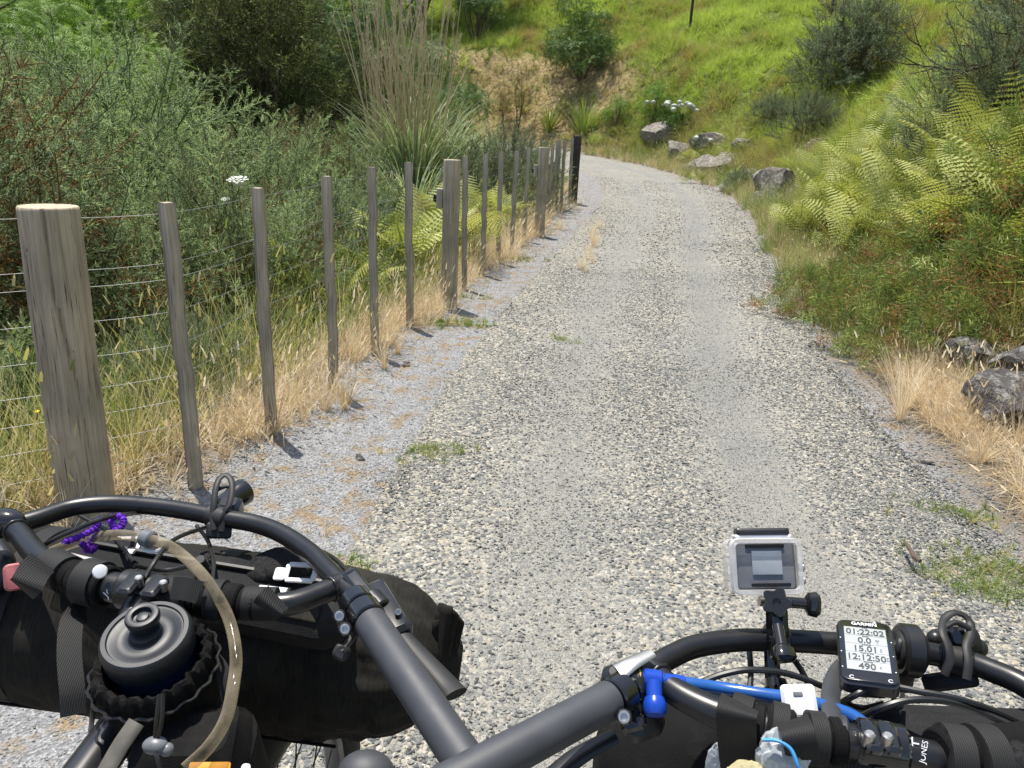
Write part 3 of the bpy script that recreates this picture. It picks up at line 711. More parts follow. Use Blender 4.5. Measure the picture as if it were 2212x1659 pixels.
def proto(key, name, crown_name, stem_name, cat, mat, templates, lumps, n, scale, r, twig='twig', **kw):
    ck = dict(kw); root = thing(name, (0, 0, 0), 'plant', cat); me, lp = crown(crown_name, mat, templates, lumps, n, scale, seed=hash_(key), **ck)
    mobj(crown_name, me, root); raw(limbs(lp, r=r, seed=hash_(key)), stem_name, twig, root); PROTO[key] = [root, False]
def hash_(s): return sum(ord(c)*(i*7+3) for i, c in enumerate(s)) % 9973
def plant(key, x, y, lb, group, sc_=1.0, rz=0.0, dz=-.05, z=None, sz=None):
    root, us = PROTO[key]; o = copy_tree(root) if us else root; PROTO[key][1] = True
    o.location = (x, y, (land1(x, y) if z is None else z)+dz); o.rotation_euler = (0, 0, rz); o.scale = (sc_, sc_, sz or sc_); o['label'] = lb; o['group'] = group; return o
def lump_set(seed, n, rx, rz_, h, lr, flat=1.0):
    g = np.random.default_rng(seed); out = []
    for i in range(n):
        a = i*2.4+g.uniform(-.3, .3); q = math.sqrt((i+.5)/n); z = h*(.35+.65*(1-q*q))*g.uniform(.75, 1.05) - lr*.5
        out.append((math.cos(a)*q*rx, math.sin(a)*q*rx, max(lr*.6, z), lr*g.uniform(.75, 1.2), lr*flat*g.uniform(.8, 1.2)))
    return out
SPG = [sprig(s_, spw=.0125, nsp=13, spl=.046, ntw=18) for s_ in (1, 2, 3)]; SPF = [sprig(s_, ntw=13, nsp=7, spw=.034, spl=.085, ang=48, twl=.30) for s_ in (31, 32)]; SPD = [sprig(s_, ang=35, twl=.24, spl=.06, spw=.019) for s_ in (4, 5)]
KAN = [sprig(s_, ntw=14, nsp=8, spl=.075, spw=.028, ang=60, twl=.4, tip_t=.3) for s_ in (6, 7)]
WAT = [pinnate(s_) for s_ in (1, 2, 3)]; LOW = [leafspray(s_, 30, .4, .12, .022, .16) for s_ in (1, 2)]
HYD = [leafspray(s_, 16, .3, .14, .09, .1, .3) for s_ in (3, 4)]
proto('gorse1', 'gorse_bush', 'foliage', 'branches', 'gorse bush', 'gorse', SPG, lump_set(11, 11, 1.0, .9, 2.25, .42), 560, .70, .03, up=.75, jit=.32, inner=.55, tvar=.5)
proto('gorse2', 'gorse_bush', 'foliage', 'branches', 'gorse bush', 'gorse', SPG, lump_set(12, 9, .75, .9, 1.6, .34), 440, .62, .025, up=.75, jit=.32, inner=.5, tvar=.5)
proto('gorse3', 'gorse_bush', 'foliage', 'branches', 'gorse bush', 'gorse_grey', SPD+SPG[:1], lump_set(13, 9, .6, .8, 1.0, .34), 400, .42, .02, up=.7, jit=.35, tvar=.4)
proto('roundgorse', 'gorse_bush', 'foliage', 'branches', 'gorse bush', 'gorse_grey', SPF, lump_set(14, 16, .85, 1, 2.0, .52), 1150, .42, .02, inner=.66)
proto('wattle1', 'wattle_tree', 'crown', 'trunk', 'tree', 'wattle', WAT, [(q[0], q[1], q[2]+1.3, q[3], q[4]) for q in lump_set(15, 12, 1.5, 1, 3.2, .75, .8)], 520, .75, .08)
proto('wattle2', 'wattle_tree', 'crown', 'trunk', 'tree', 'wattle_dark', WAT, [(q[0], q[1], q[2]+1.6, q[3], q[4]) for q in lump_set(16, 11, 1.5, 1, 3.0, .7, .8)], 480, .75, .08)
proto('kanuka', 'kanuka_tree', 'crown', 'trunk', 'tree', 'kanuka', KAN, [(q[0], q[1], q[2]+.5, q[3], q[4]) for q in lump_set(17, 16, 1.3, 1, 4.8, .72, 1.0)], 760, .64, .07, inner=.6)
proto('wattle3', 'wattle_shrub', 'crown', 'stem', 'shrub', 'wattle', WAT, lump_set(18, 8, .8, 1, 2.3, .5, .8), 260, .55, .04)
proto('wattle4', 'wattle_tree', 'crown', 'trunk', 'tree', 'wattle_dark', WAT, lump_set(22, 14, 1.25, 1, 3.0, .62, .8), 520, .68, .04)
proto('dryshrub', 'dry_shrub', 'foliage', 'stem', 'shrub', 'dryshrub', KAN, [(.0, 0, .9, .35, .5), (.25, .1, 1.35, .34, .45), (-.2, 0, 1.5, .3, .4), (.05, 0, 1.95, .25, .35)], 100, .42, .035)
proto('low', 'low_shrub', 'foliage', 'stems', 'shrub', 'lowshrub', LOW, lump_set(19, 9, .52, 1, .58, .20, .8), 330, .42, .012, tvar=.5, inner=.55, up=.7)

# left of the fence
GL = 'gorse bushes on the left bank'
for key, x, y, s_, rz, lb in [
    ('gorse1', -3.5, 4.8, .98, 0, 'tall blue green gorse bush behind the nearest fence post'),
    ('gorse2', -2.35, 5.6, .8, 1, 'gorse bush behind the second and third battens'),
    ('gorse1', -5.1, 7.0, 1.2, 2, 'tall gorse bush rising at the left edge of the photo'),
    ('gorse1', -3.75, 7.4, 1.2, 3.4, 'tallest gorse bush with pale new shoots, left of the dark kanuka'),
    ('gorse2', -2.35, 8.2, .92, 4, 'gorse bush with pointed shoots in front of the dark kanuka'),
    ('gorse2', -2.1, 10.4, .75, 5.5, 'gorse bush left of the toetoe clump'),
    ('gorse3', -.62, 11.9, .95, 1, 'grey green gorse bush between the toetoe and the round fence post'),
    ('gorse3', -.15, 13.6, 1.1, 2, 'grey green gorse bush behind the row of battens at the bend'),
    ('gorse3', -1.5, 9.0, .85, 3, 'grey green gorse bush behind the fifth batten'),
    ('gorse3', -1.85, 7.2, .95, 4.4, 'low gorse bush behind the third and fourth battens'),
    ('gorse2', -6.6, 5.2, 1.25, 2.2, 'gorse bush in the shade beyond the nearest post, at the photo edge'),
    ('gorse2', -3.0, 3.75, .55, .6, 'low gorse bush at the foot of the bank left of the nearest post'),
    ('gorse3', -1.85, 4.1, .5, 2.6, 'small fresh gorse plant between the nearest post and the first batten')]:
    plant(key, x, y, lb, GL, s_, rz)
for key, x, y, s_, rz, lb in [
    ('gorse1', -3.3, 19.0, 1.0, 1, 'gorse bush on the inner bank of the bend, left of the toetoe'), ('gorse1', -1.7, 19.6, .8, 2, 'gorse bush on the inner bank of the bend behind the toetoe'), ('gorse2', -4.9, 20.5, 1.2, 3, 'gorse bush below the dark wattles inside the bend'),
    ('gorse2', -.75, 17.6, .75, 4, 'gorse bush behind the right side of the toetoe'), ('gorse1', -6.2, 9.6, 1.2, 5, 'gorse bush beneath the bright wattles'), ('gorse1', -2.9, 10.4, .9, 2.4, 'gorse bush below the bright feathery shrub'), ('gorse2', -2.7, 6.7, .9, .4, 'gorse bush between two taller ones on the left bank')]:
    plant(key, x, y, lb, GL, s_, rz)
TL = 'trees on the left hillside'
for key, x, y, s_, rz, lb in [
    ('kanuka', -4.6, 14.2, 1.0, 0, 'dark olive kanuka tree standing left of the toetoe'),
    ('kanuka', -5.6, 15.3, .95, 2, 'dark olive kanuka tree partly behind its taller neighbour'),
    ('wattle3', -3.1, 14.3, 1.0, 1, 'bright green feathery shrub between kanuka and toetoe'),
    ('wattle3', -3.6, 12.6, .7, 3, 'bright green feathery shrub below the kanuka'),
    ('wattle1', -7.4, 12.2, .95, 0, 'bright green feathery wattle behind the tall gorse'),
    ('wattle1', -6.0, 11.4, .82, 2.2, 'bright green wattle between the tall gorse and the kanuka'),
    ('wattle3', -5.0, 10.0, 1.3, 2.2, 'bright feathery shrub rising behind the tallest gorse'),
    ('wattle1', -9.5, 11.5, 1.0, 1, 'bright green wattle in the top left corner'),
    ('wattle1', -8.8, 16, 1.2, 2, 'light green wattle behind the bright wattle'),
    ('wattle2', -6.6, 19.5, 1.35, 0, 'dark wattle above the kanuka'),
    ('wattle2', -4.2, 20.0, 1.25, 1, 'dark blue green wattle behind the toetoe plumes'),
    ('wattle2', -2.9, 22.0, 1.1, 2.6, 'dark wattle at the top right of the toetoe plumes'),
    ('wattle1', -5.2, 23, 1.3, 3, 'light green wattle behind the dark wattles'),
    ('wattle2', -11.5, 18, 1.4, 4, 'dark wattle high in the top left corner'),
    ('wattle1', -9.0, 23, 1.5, 5, 'pale green wattle at the back of the left hillside'),
    ('wattle2', -13.5, 23, 1.6, 5, 'dark wattle at the back left'),
    ('wattle1', -12.4, 14.5, 1.2, 4.4, 'bright wattle beyond the left edge of the gorse'),
    ('wattle2', -7, 29, 1.7, 1.5, 'dark wattle far up the left hillside'),
    ('wattle1', -11, 31, 1.8, 2.5, 'pale wattle far up the left hillside'),
    ('wattle1', -2.2, 38, 1.1, .5, 'green wattle on top of the clay cut'),
    ('wattle2', -5.0, 37, 1.2, .5, 'dark wattle on top of the clay cut')]:
    plant(key, x, y, lb, TL, s_, rz)
HS = 'trees on the right hillside'
p = hit(1255, 170); plant('wattle4', p[0], p[1], 'dark green wattle tree standing alone on the grass slope above the bend', HS, 1.0, 1.0, dz=-.2)
p = hit(1030, 92); plant('wattle2', p[0], p[1], 'dark wattle with hanging seed pods at the top of the clay cut', HS, .62, 2.0, dz=-.3)
p = hit(1118, 285); plant('dryshrub', p[0], p[1], 'yellowed young shrub on the clay cut', 'shrubs on the clay cut', .95, .3)
p = hit(1085, 275); plant('dryshrub', p[0], p[1], 'small yellowed shrub left of the taller one on the clay cut', 'shrubs on the clay cut', .6, 2)
GR = 'gorse bushes on the right slope'
p = hit(1835, 185); plant('roundgorse', p[0], p[1], 'dense round gorse bush on the grass slope', GR, 1.12, 0, dz=-.25)
p = hit(1745, 310); plant('gorse3', p[0], p[1], 'small silvery gorse bush below the dense round one', GR, .95, 2)
plant('roundgorse', 6.7, 10.2, 'big dark gorse bush at the right edge above the bracken', GR, 1.15, 3, dz=-.2)
plant('gorse3', 5.5, 8.6, 'grey green gorse behind the bracken at the right edge', GR, 1.2, 4)
plant('roundgorse', 8.3, 12, 'gorse bush at the top right corner behind the dead branch', GR, 1.1, 5)
SM = 'small shrubs on the right slope'
for key, px, py, s_, rz, lb in [('wattle3', 1415, 235, .55, 1, 'small green shrub above the hydrangeas'), ('gorse3', 1665, 250, .7, 2, 'small gorse bush left of the round gorse on the slope'), ('gorse3', 1600, 395, .45, 3, 'small grey shrub among the rocks left of the lichen covered boulder'), ('wattle3', 1330, 255, .5, 4, 'small green shrub between the flax and the hydrangeas'), ('gorse2', 2110, 330, .8, 1, 'gorse bush poking out of the bracken on the right'), ('gorse3', 1990, 420, .75, 5, 'grey green gorse in the middle of the bracken'), ('gorse3', 2150, 520, .6, 2, 'grey green gorse low in the bracken at the right edge'), ('gorse3', 1810, 480, .5, 4, 'small gorse at the front of the bracken')]:
    p = hit(px, py+20, 4.5, 45); plant(key, p[0], p[1], lb, SM, s_, rz)
GS = 'low shrubs beside the road'
for x, y, s_, rz, lb in [(2.95, 5.95, 1.0, 0, 'low green shrub nearest the road edge in the middle of the mat'), (3.45, 5.55, 1.1, 1, 'low green shrub above the dark angular rock'), (3.3, 6.7, 1.0, 2, 'low shrub with red flowers beside the road'),
                  (3.95, 6.1, 1.15, 3, 'low green shrub at the right edge of the photo'), (3.9, 7.1, 1.05, 4, 'reddish tipped low shrub under the bracken'), (2.75, 6.9, .8, 5, 'small low shrub at the front of the bracken'), (4.6, 6.9, 1.2, 2.5, 'low shrub beside the pale stone'), (3.05, 5.3, .8, 3.3, 'low shrub beside the straw tussock')]:
    plant('low', x, y, lb, GS, s_, rz)

# ------------------------------------------------------------------ bracken: each plant with its fronds as parts
def frond(seed, L=.75, npair=13, arch=.9):
    g = np.random.default_rng(seed); tb = TB(); us = np.linspace(0, 1, 9); th0 = R(18); c = [np.zeros(3)]; th = th0
    for i in range(8): th += arch*(.35+.65*i/8)/8*1.6; c.append(c[-1]+np.array((math.sin(th), 0, math.cos(th)))*L/8)
    c = np.array(c)
    def ax(u): return np.array([np.interp(u, us, c[:, k]) for k in range(3)])
    tb.stem([ax(u) for u in np.linspace(0, 1, 7)], .005, .0015, -.35)
    for k in range(npair):
        u = .26+.73*k/npair; p = ax(u); tg = nrm(ax(min(1, u+.03))-ax(u-.03)); l = L*.42*(1-u)**.8*(.55+1.0*min(1, (u-.18)/.2)*.6)+.012
        for s_ in (-1, 1):
            sd = nrm(np.array((0, s_, 0))+.38*tg+np.array((0, 0, -.12))); nn = np.cross(tg, sd); q = 7
            for j in range(q):                             # pinnules down each pinna
                v0, v1 = j/q, (j+1)/q; w_ = (l*.055+.004)*(1-v0*.7)*(1 if j % 1 == 0 else .8)
                a = p+sd*l*v0+np.array((0, 0, -.16*l*v0*v0)); b_ = p+sd*l*v1+np.array((0, 0, -.16*l*v1*v1)); t = .1*(u-.5)+g.uniform(-.08, .08)
                pt = (a+b_)/2
                tb.tri(a, b_, pt+tg*w_*1.5+sd*l*.05, t); tb.tri(b_, a, pt-tg*w_*1.5+sd*l*.05, t-.08); tb.tri(a-tg*w_*.5, b_-tg*w_*.4, a+tg*w_*.5, t); tb.tri(b_-tg*w_*.4, b_+tg*w_*.4, a+tg*w_*.5, t)
    return tb.arr()
FR = []
for s_ in range(9):
    v, f, t = frond(s_, L=(.75, .8, .7, .85, .6, .75, .65, .8, .7)[s_], npair=(13, 15, 12, 16, 11, 14, 13, 15, 12)[s_], arch=(.75, .95, 1.2, .6, 1.0, 1.35, .85, .7, 1.1)[s_]); FR.append(mesh_np('frond', v, f, 'fern', np.clip(t+(.62, .72, .5, .8, .4, .66, .3, .55, .06)[s_], 0, 1)))
def fern(x, y, s_, lb, group, nf=5, dz=.0, lean=0.0):
    root = thing('bracken_fern', (x, y, land1(x, y)+dz), lb, 'fern', group)
    for i in range(nf):
        o = mobj('frond', FR[random.randrange(9)], root); o.rotation_euler = (random.uniform(-.5, .5), random.uniform(-.4, .4), i*6.283/nf+random.uniform(-.5, .5)+lean); q = s_*random.uniform(.55, 1.2); o.scale = (q, q, q); o.location = (random.uniform(-.06, .06), random.uniform(-.06, .06), random.uniform(0, .12)*s_)
g = np.random.default_rng(5); nfr = 0; FG = 'bracken on the right bank'
for _ in range(3000):
    if nfr >= 175: break
    px, py = g.uniform(1700, 2290), g.uniform(170, 590); x_ = min(px, 2212)
    if not np.interp(x_, [1700, 1790, 1900, 2000, 2090, 2212], [440, 345, 250, 215, 230, 360]) < py < np.interp(x_, [1700, 1800, 1950, 2212], [490, 520, 560, 590]): continue
    p = hit(px, py+60, 4.5, 18)
    if not (4.9 < p[1] < 16): continue
    fern(p[0], p[1], g.uniform(.85, 1.25), ('bracken fern low in the bracken mass, just above the low green shrubs' if py > 440 else 'bracken fern in the middle of the bracken mass on the right bank' if py > 330 else 'bracken fern in the upper bracken mass below the gorse on the right bank'), FG, 6, .10); nfr += 1
for px, py, y, s_, lb in ((1545, 300, 20, .8, 'bracken fern by the brown rock right of the hydrangeas'), (1600, 330, 18, .8, 'bracken fern above the long low brown rock'), (1660, 245, 19, .9, 'bracken fern left of the silvery gorse'), (1900, 640, 5.9, .5, 'small pale bracken fern standing in the low green shrubs'), (2050, 700, 5.4, .5, 'small bracken fern above the dark angular rock')):
    p = hit(px, py, 4.5, 40); fern(p[0], p[1], s_, lb, 'single bracken ferns', 5, .12 if y < 7 else 0)
for _ in range(16):
    p = hit(g.uniform(1480, 1730), g.uniform(255, 400), 8, 40); fern(p[0], p[1], g.uniform(.55, .95), 'small bracken fern among the rocks and grass right of the hydrangeas', 'bracken among the rocks', 4, 0)
for _ in range(32):
    y = g.uniform(5.0, 11); x = np.interp(y, [2.8, 6.6, 11.2], [-1.7, -.6, .27])-g.uniform(.5, 1.6)
    fern(x, y, g.uniform(.8, 1.15), 'yellow green bracken fern behind the fence', 'bracken behind the fence', 5, .22)

# ------------------------------------------------------------------ toetoe with tall stalks, flax, hydrangea, small flowers
def strapleaves(seed, n, L, w_, r0, droop, t0=.5, up=(15, 60)):
    g = np.random.default_rng(seed); tb = TB()
    for i in range(n):
        az = g.uniform(0, 6.28); r_ = r0*math.sqrt(g.random()); th = R(g.uniform(*up))*(.4+.6*r_/max(r0, .01)); c = np.array((math.cos(az)*r_, math.sin(az)*r_, 0)); ho = np.array((math.cos(az), math.sin(az), 0)); sd = np.array((-math.sin(az), math.cos(az), 0)); l = L*g.uniform(.6, 1.15); t = t0+g.uniform(-.3, .3); prev = None; dr_ = droop*g.uniform(.6, 1.4)
        for k in range(9):
            u = k/8; ww = w_*(1-.85*u*u)/2; a, b_ = c-sd*ww, c+sd*ww
            if prev: tb.tri(prev[0], prev[1], b_, t+.25*u); tb.tri(prev[0], b_, a, t+.25*u)
            prev = (a, b_); th += dr_*u*.62; c = c+(ho*math.sin(th)+np.array((0, 0, math.cos(th))))*l/8
    return tb.arr()
def toetoe(x, y, z, s_, nst, lb, seed):
    root = thing('toetoe_clump', (x, y, z), lb, 'tussock', 'toetoe clumps'); g = np.random.default_rng(seed)
    v, f, t = strapleaves(seed, 470, 1.45*s_, .022, .42*s_, .52, .5, (4, 42)); mobj('leaves', mesh_np('leaves', v, f, 'pampas', np.clip(t, 0, 1)), root)
    if nst > 20: v, f, t = strapleaves(seed+5, 320, 1.75*s_, .010, .42*s_, .18, .1, (0, 14)); mobj('dead_leaves', mesh_np('dead_leaves', v, f, 'pampas', np.clip(t*.4, 0, 1)), root)
    for i in range(nst):
        az = g.uniform(0, 6.28); r_ = .45*math.sqrt(g.random()); d = nrm(np.array((math.cos(az)*(.03+.11*g.random())+g.normal(0, .045)-.03, math.sin(az)*.1, 1))); h = g.uniform(1.7, 2.8)*s_; b_ = np.array((math.cos(az)*r_*1.2-.1, math.sin(az)*r_*.8, .1)); bow = g.normal(0, .11, 3)
        pth = crom([b_, b_+d*h*.5+bow*.5, b_+d*h+bow*2*np.array((1, 1, 0))], 4); mb = MB(); mb.tube(pth, np.linspace(.011, .004, len(pth)), 5)
        st = mb.build('stalk', 'stalk', None); st.parent = root
        if i % 5 != 0:
            tb = TB(); e = pth[-1]; dd_ = nrm(pth[-1]-pth[-3]); Lp = g.uniform(.35, .6)
            for k in range(60):
                u = g.random(); q = e-dd_*Lp*u; a2 = g.uniform(0, 6.28); sd = nrm(np.array((math.cos(a2)*.35, math.sin(a2)*.35, 1))); tb.blade(q, sd, .13*g.uniform(.5, 1.2), .010, np.cross(sd, (math.sin(a2), .3, .2)), .5+g.uniform(-.4, .4), .3, 1)
            v, f, t = tb.arr(); pl = mobj('plume', mesh_np('plume', v, f, 'plume', np.clip(t, 0, 1)), st)
p = Y(895, 300, 12.8); toetoe(p[0], p[1], land1(p[0], p[1])-.05, 1.22, 85, 'tall toetoe clump with many upright brown flower stalks', 71)
p = Y(975, 300, 13.6); toetoe(p[0]-.2, p[1], land1(p[0], p[1])-.05, 1.15, 6, 'green toetoe clump with drooping leaves on the right of the tall one', 72)
p = Y(880, 380, 11.2); toetoe(p[0]+.05, p[1], land1(p[0], p[1]), 1.0, 0, 'low toetoe tussock with arching leaves behind the battens', 73)
for px, py, s_, mt, lb in ((1185, 285, 1.0, 'flax', 'yellowing flax plant at the foot of the clay cut'), (1258, 290, 1.15, 'flax', 'green flax plant right of the yellowing one')):
    p = hit(px, py, 12, 45); v, f, t = strapleaves(int(px), 46, 1.15*s_, .045, .14, .28, .25 if px < 1200 else .85, (8, 40))
    o = mobj('flax_plant', mesh_np('flax_plant', v, f, mt, np.clip(t, 0, 1)), None, (p[0], p[1], land1(p[0], p[1])-.03)); tag(o, lb, 'plant', 'flax plants')
def hydrangea(px, py, s_, heads, lb, seed):
    p = hit(px, py, 10, 40); root = thing('hydrangea_bush', (p[0], p[1], land1(p[0], p[1])), lb, 'hydrangea', 'hydrangeas on the bank'); g = np.random.default_rng(seed)
    me, _ = crown('leaves', 'hydleaf', HYD, lump_set(seed, 6, .35*s_, 1, .55*s_, .24*s_), 60, .6*s_, seed=seed); mobj('leaves', me, root)
    for i in range(heads):
        a = g.uniform(0, 6.28); q = .55*s_*math.sqrt(g.random()); c = np.array((math.cos(a)*q, math.sin(a)*q-.15*s_, (.75-.35*(q/s_)**2+g.uniform(-.1, .15))*s_)); mb = MB(); mb.ico(c, .085*g.uniform(.75, 1.15), 3, (1, 1, .8)); v = mb.v[0]
        mb.v[0] = c+(v-c)*(1+.22*fbm(v*28, 2, i))[:, None]; o = mb.build('flower_head', 'petal_white', None); o.parent = root
hydrangea(1462, 285, 1.0, 14, 'white flowering hydrangea bush on the rocky bank', 3); hydrangea(1418, 268, .8, 5, 'pale hydrangea bush on the left of the white one', 4); hydrangea(1520, 330, .5, 4, 'small white hydrangea between the brown rocks', 5); hydrangea(1655, 392, .3, 1, 'single white bloom left of the lichen covered rock', 6)
def umbel(px, py, y, s_, lb):
    p = Y(px, py, y); z0 = land1(p[0], p[1]); root = thing('wild_carrot', (p[0], p[1], z0), lb, 'flower', 'white umbel flowers'); hz = p[2]-z0
    raw(MB().tube(crom([(0, 0, 0), (.03, 0, hz*.5), (0, 0, hz-.05)], 4), .003, 5), 'stem', 'gorse', root); mb = MB(); g = np.random.default_rng(4)
    tb = TB()
    for i in range(26):
        q = s_*math.sqrt((i+.5)/26); a = i*2.4; e = np.array((math.cos(a)*q, math.sin(a)*q, hz+.012-.18*q)); tb.stem([(0, 0, hz-.05), e], .0012, .001, .5)
        for k in range(9):
            b2 = k*.7; d = (math.cos(b2), math.sin(b2), .25); tb.blade(e, d, s_*.19, s_*.16, (-math.sin(b2), math.cos(b2), 0), .6, .1, 2)
    v, f, t = tb.arr(); ca, sa = math.cos(.30), math.sin(.30); w_ = v-np.array((0, 0, hz)); v = np.column_stack([w_[:, 0], w_[:, 1]*ca-w_[:, 2]*sa, w_[:, 1]*sa+w_[:, 2]*ca+hz]); mobj('flower_head', mesh_np('flower_head', v, f, 'petal_white', t), root)
umbel(514, 388, 5.2, .066, 'large white umbel flower above the wire between two battens'); umbel(487, 432, 5.3, .03, 'small white umbel flower below the large one')
p = Y(80, 890, 3.05); root = thing('hawkbit', (p[0], p[1], land1(p[0], p[1])), 'small yellow daisy like flower left of the nearest fence post', 'flower'); hz = p[2]-land1(p[0], p[1])
raw(MB().tube([(0, 0, 0), (.01, 0, hz*.5), (0, 0, hz)], .002, 5), 'stem', 'gorse', root); tb = TB()
for k in range(22): a = k*.2856; tb.blade((0, 0, hz), (math.cos(a), math.sin(a)-.3, .55), .016, .006, (-math.sin(a), math.cos(a), .1), .5, .2, 2)
v, f, t = tb.arr(); mobj('flower_head', mesh_np('flower_head', v, f, 'petal_yellow', t), root)
for px, py in ((2112, 0), ):
    pass
for i, (px, py) in enumerate(((1790, 575), (1800, 715), (1895, 700), (1835, 645), (1935, 735), (1872, 742), (1905, 560))):
    p = hit(px, py, 4.2, 9); tb = TB(); g = np.random.default_rng(i)
    for k in range(26): a = k*2.4; u = k/26; d = nrm((math.cos(a), math.sin(a), .4)); tb.blade((0, 0, .22+.07*u), d, .02, .004, np.cross(d, (0, 0, 1)), .5, 0, 1)
    tb.stem([(0, 0, 0), (0, 0, .3)], .002, .001, .2)
    v, f, t = tb.arr(); o = mobj('red_flower', mesh_np('red_flower', v, f, 'petal_red', t), None, (p[0], p[1], p[2]-.12)); tag(o, ('small red flower at the road edge of the low shrubs', 'small red flower on the low shrub above the dark angular rock', 'small red flower right of the one above the dark angular rock', 'small red flower among low shrubs nearest the bracken', 'small red flower furthest right in the low shrubs', 'small red flower at the front of the low shrubs', 'small red flower highest up under the bracken')[i], 'flower', 'red flowers in the low shrubs')

# dead branch reaching in from the right
root = thing('dead_branch', P(2230, 110, 8.6), 'bare dark dead branch reaching left in front of the green slope', 'branch')
def br(name, pts, r0, r1, mat='twig', parent=root):
    c = crom([P(*q) for q in pts], 6); return MB().tube(c, np.linspace(r0, r1, len(c)), 7).build(name, mat, parent)
br('bough', [(2250, 95, 8.7), (2180, 118, 8.6), (2130, 140, 8.5), (2090, 152, 8.4), (2050, 150, 8.4), (2020, 145, 8.3)], .022, .012)
for pts in ([(2050, 151, 8.4), (2010, 130, 8.3), (1985, 95, 8.3), (1975, 60, 8.2), (1968, 30, 8.2)], [(2020, 145, 8.3), (1985, 140, 8.3), (1950, 120, 8.2), (1925, 95, 8.2)], [(1990, 100, 8.3), (1965, 85, 8.2), (1945, 55, 8.1)], [(1985, 140, 8.3), (1955, 138, 8.2), (1925, 130, 8.2), (1905, 135, 8.1)], [(2090, 152, 8.4), (2060, 165, 8.3), (2030, 175, 8.3)], [(2180, 118, 8.6), (2140, 105, 8.5), (2090, 98, 8.5), (2050, 100, 8.4)], [(1975, 60, 8.2), (1990, 40, 8.2), (2000, 15, 8.2)], [(2020, 145, 8.3), (1990, 155, 8.3), (1960, 160, 8.2)]):
    br('twig', pts, .009, .003)
br('twig', [(2230, 75, 8.6), (2150, 70, 8.6), (2090, 45, 8.5), (2065, 15, 8.5)], .011, .004)
EU = []
tb = TB(); g = np.random.default_rng(9)
for k in range(150):
    q = P(g.uniform(2060, 2160), g.uniform(-10, 110), g.uniform(8.4, 8.9)); d = nrm((g.normal(0, .3), g.normal(0, .3), -1)); tb.blade(q-np.array(root.location), d, .10*g.uniform(.6, 1.2), .012, np.cross(d, g.normal(size=3)), .5+g.uniform(-.4, .4), 0, 2)
v, f, t = tb.arr(); mobj('leaves', mesh_np('leaves', v, f, 'gorse_grey', np.clip(t, 0, 1)), root)

# ------------------------------------------------------------------ grasses
def T(name, mat, *a, **k): v, f, t = tuft(*a, **k); return source(name, mesh_np('tuft', v, f, mat, np.clip(t+.5, 0, 1)))
def field(name, n, region, templates, slo, shi, tint, seed, label=None, lean=.12, zs_=None):
    g = np.random.default_rng(seed); x, y, kp = region(g, n); x, y = x[kp], y[kp]; k = len(x); s_ = g.uniform(slo, shi, k)
    rot = np.stack([g.normal(0, lean, k), g.normal(0, lean, k), g.uniform(0, 6.28, k)], 1)
    scatter(name, np.stack([x, y, land(x, y)-.01], 1), rot, np.stack([s_, s_, s_*(zs_ if zs_ else 1)*g.uniform(.8, 1.2, k)], 1), g.integers(0, len(templates), k), np.clip(tint(np.stack([x, y], 1), g), 0, 1), templates, label=label)
GG = [T('green_tuft_source', 'grass_green', s_, 22, .32, .75, .009, .9, 0, 0, 3) for s_ in (1, 2, 3)]
def reg_hill(g, n):
    y = 5+47*g.random(n)**1.25; x = g.uniform(-14, 30, n); p = np.stack([x, y], 1); d, _, s_ = locate(x, y)
    vis = (np.abs(x) < .70*y+1.5)
    thin = np.clip((s_-10.4-.6*fbm(p*.6, 3, 34))/.6, 0, 1)*np.clip((6.3+1.8*fbm(p*.5, 3, 33)-d)/1.2, 0, 1)
    return x, y, vis & (d > 2.3) & (d < 30) & (g.random(n) > thin*.93)
field('hill_tussocks', 9000, reg_hill, GG, 1.5, 2.5, lambda p, g: .56+.5*fbm(p*.45, 4, 61)+.6*fbm(p*1.6, 3, 63)+g.normal(0, .14, len(p)), 13, lean=.5)
field('hill_grass', 130000, reg_hill, GG, .8, 1.7, lambda p, g: .56+.55*fbm(p*.45, 4, 61)+.55*fbm(p*1.3, 3, 62)+g.normal(0, .09, len(p)) - .34*np.clip(1-(locate(p[:, 0], p[:, 1])[0]-2.2)/3.2, 0, 1), 3, lean=.3)
TT = [T('tall_tuft_source', 'grass_tall', s_, 18, .75, .38, .008, .55, 5, 0, 4) for s_ in (4, 5, 6)]
def fence_x(y): return np.interp(y, [q[1] for q in FP[:19]], [q[0] for q in FP[:19]])
def reg_left(g, n):
    y = g.uniform(2.1, 20, n); off = g.uniform(.28, 4.2, n); x = fence_x(y)-off
    return x, y, (x > -.72*y-.6) & (g.random(n) < np.clip(1.25-off*.25, .2, 1))
def reg_fern(g, n):
    y = g.uniform(4.6, 14, n); x = g.uniform(2.6, 8, n); p = np.stack([x, y], 1); d, _, _ = locate(x, y); return x, y, (d > 1.75) & (d < 5)
field('bank_grass', 650, reg_fern, TT, .5, .9, lambda p, g: .58+.4*fbm(p*1.2, 3, 58)+g.normal(0, .15, len(p)), 56, lean=.25)
field('tall_grass', 5600, reg_left, TT, .6, 1.05, lambda p, g: .62-.30*np.exp(-((fence_x(p[:, 1])-p[:, 0])/.5)**2)+.3*fbm(p*.9, 3, 71)+g.normal(0, .14, len(p)), 4)
DD = [T('straw_tuft_source', 'grass_dry', s_, 22, .42, .55, .0042, .8, 3, 0, 4) for s_ in (7, 8, 9)]
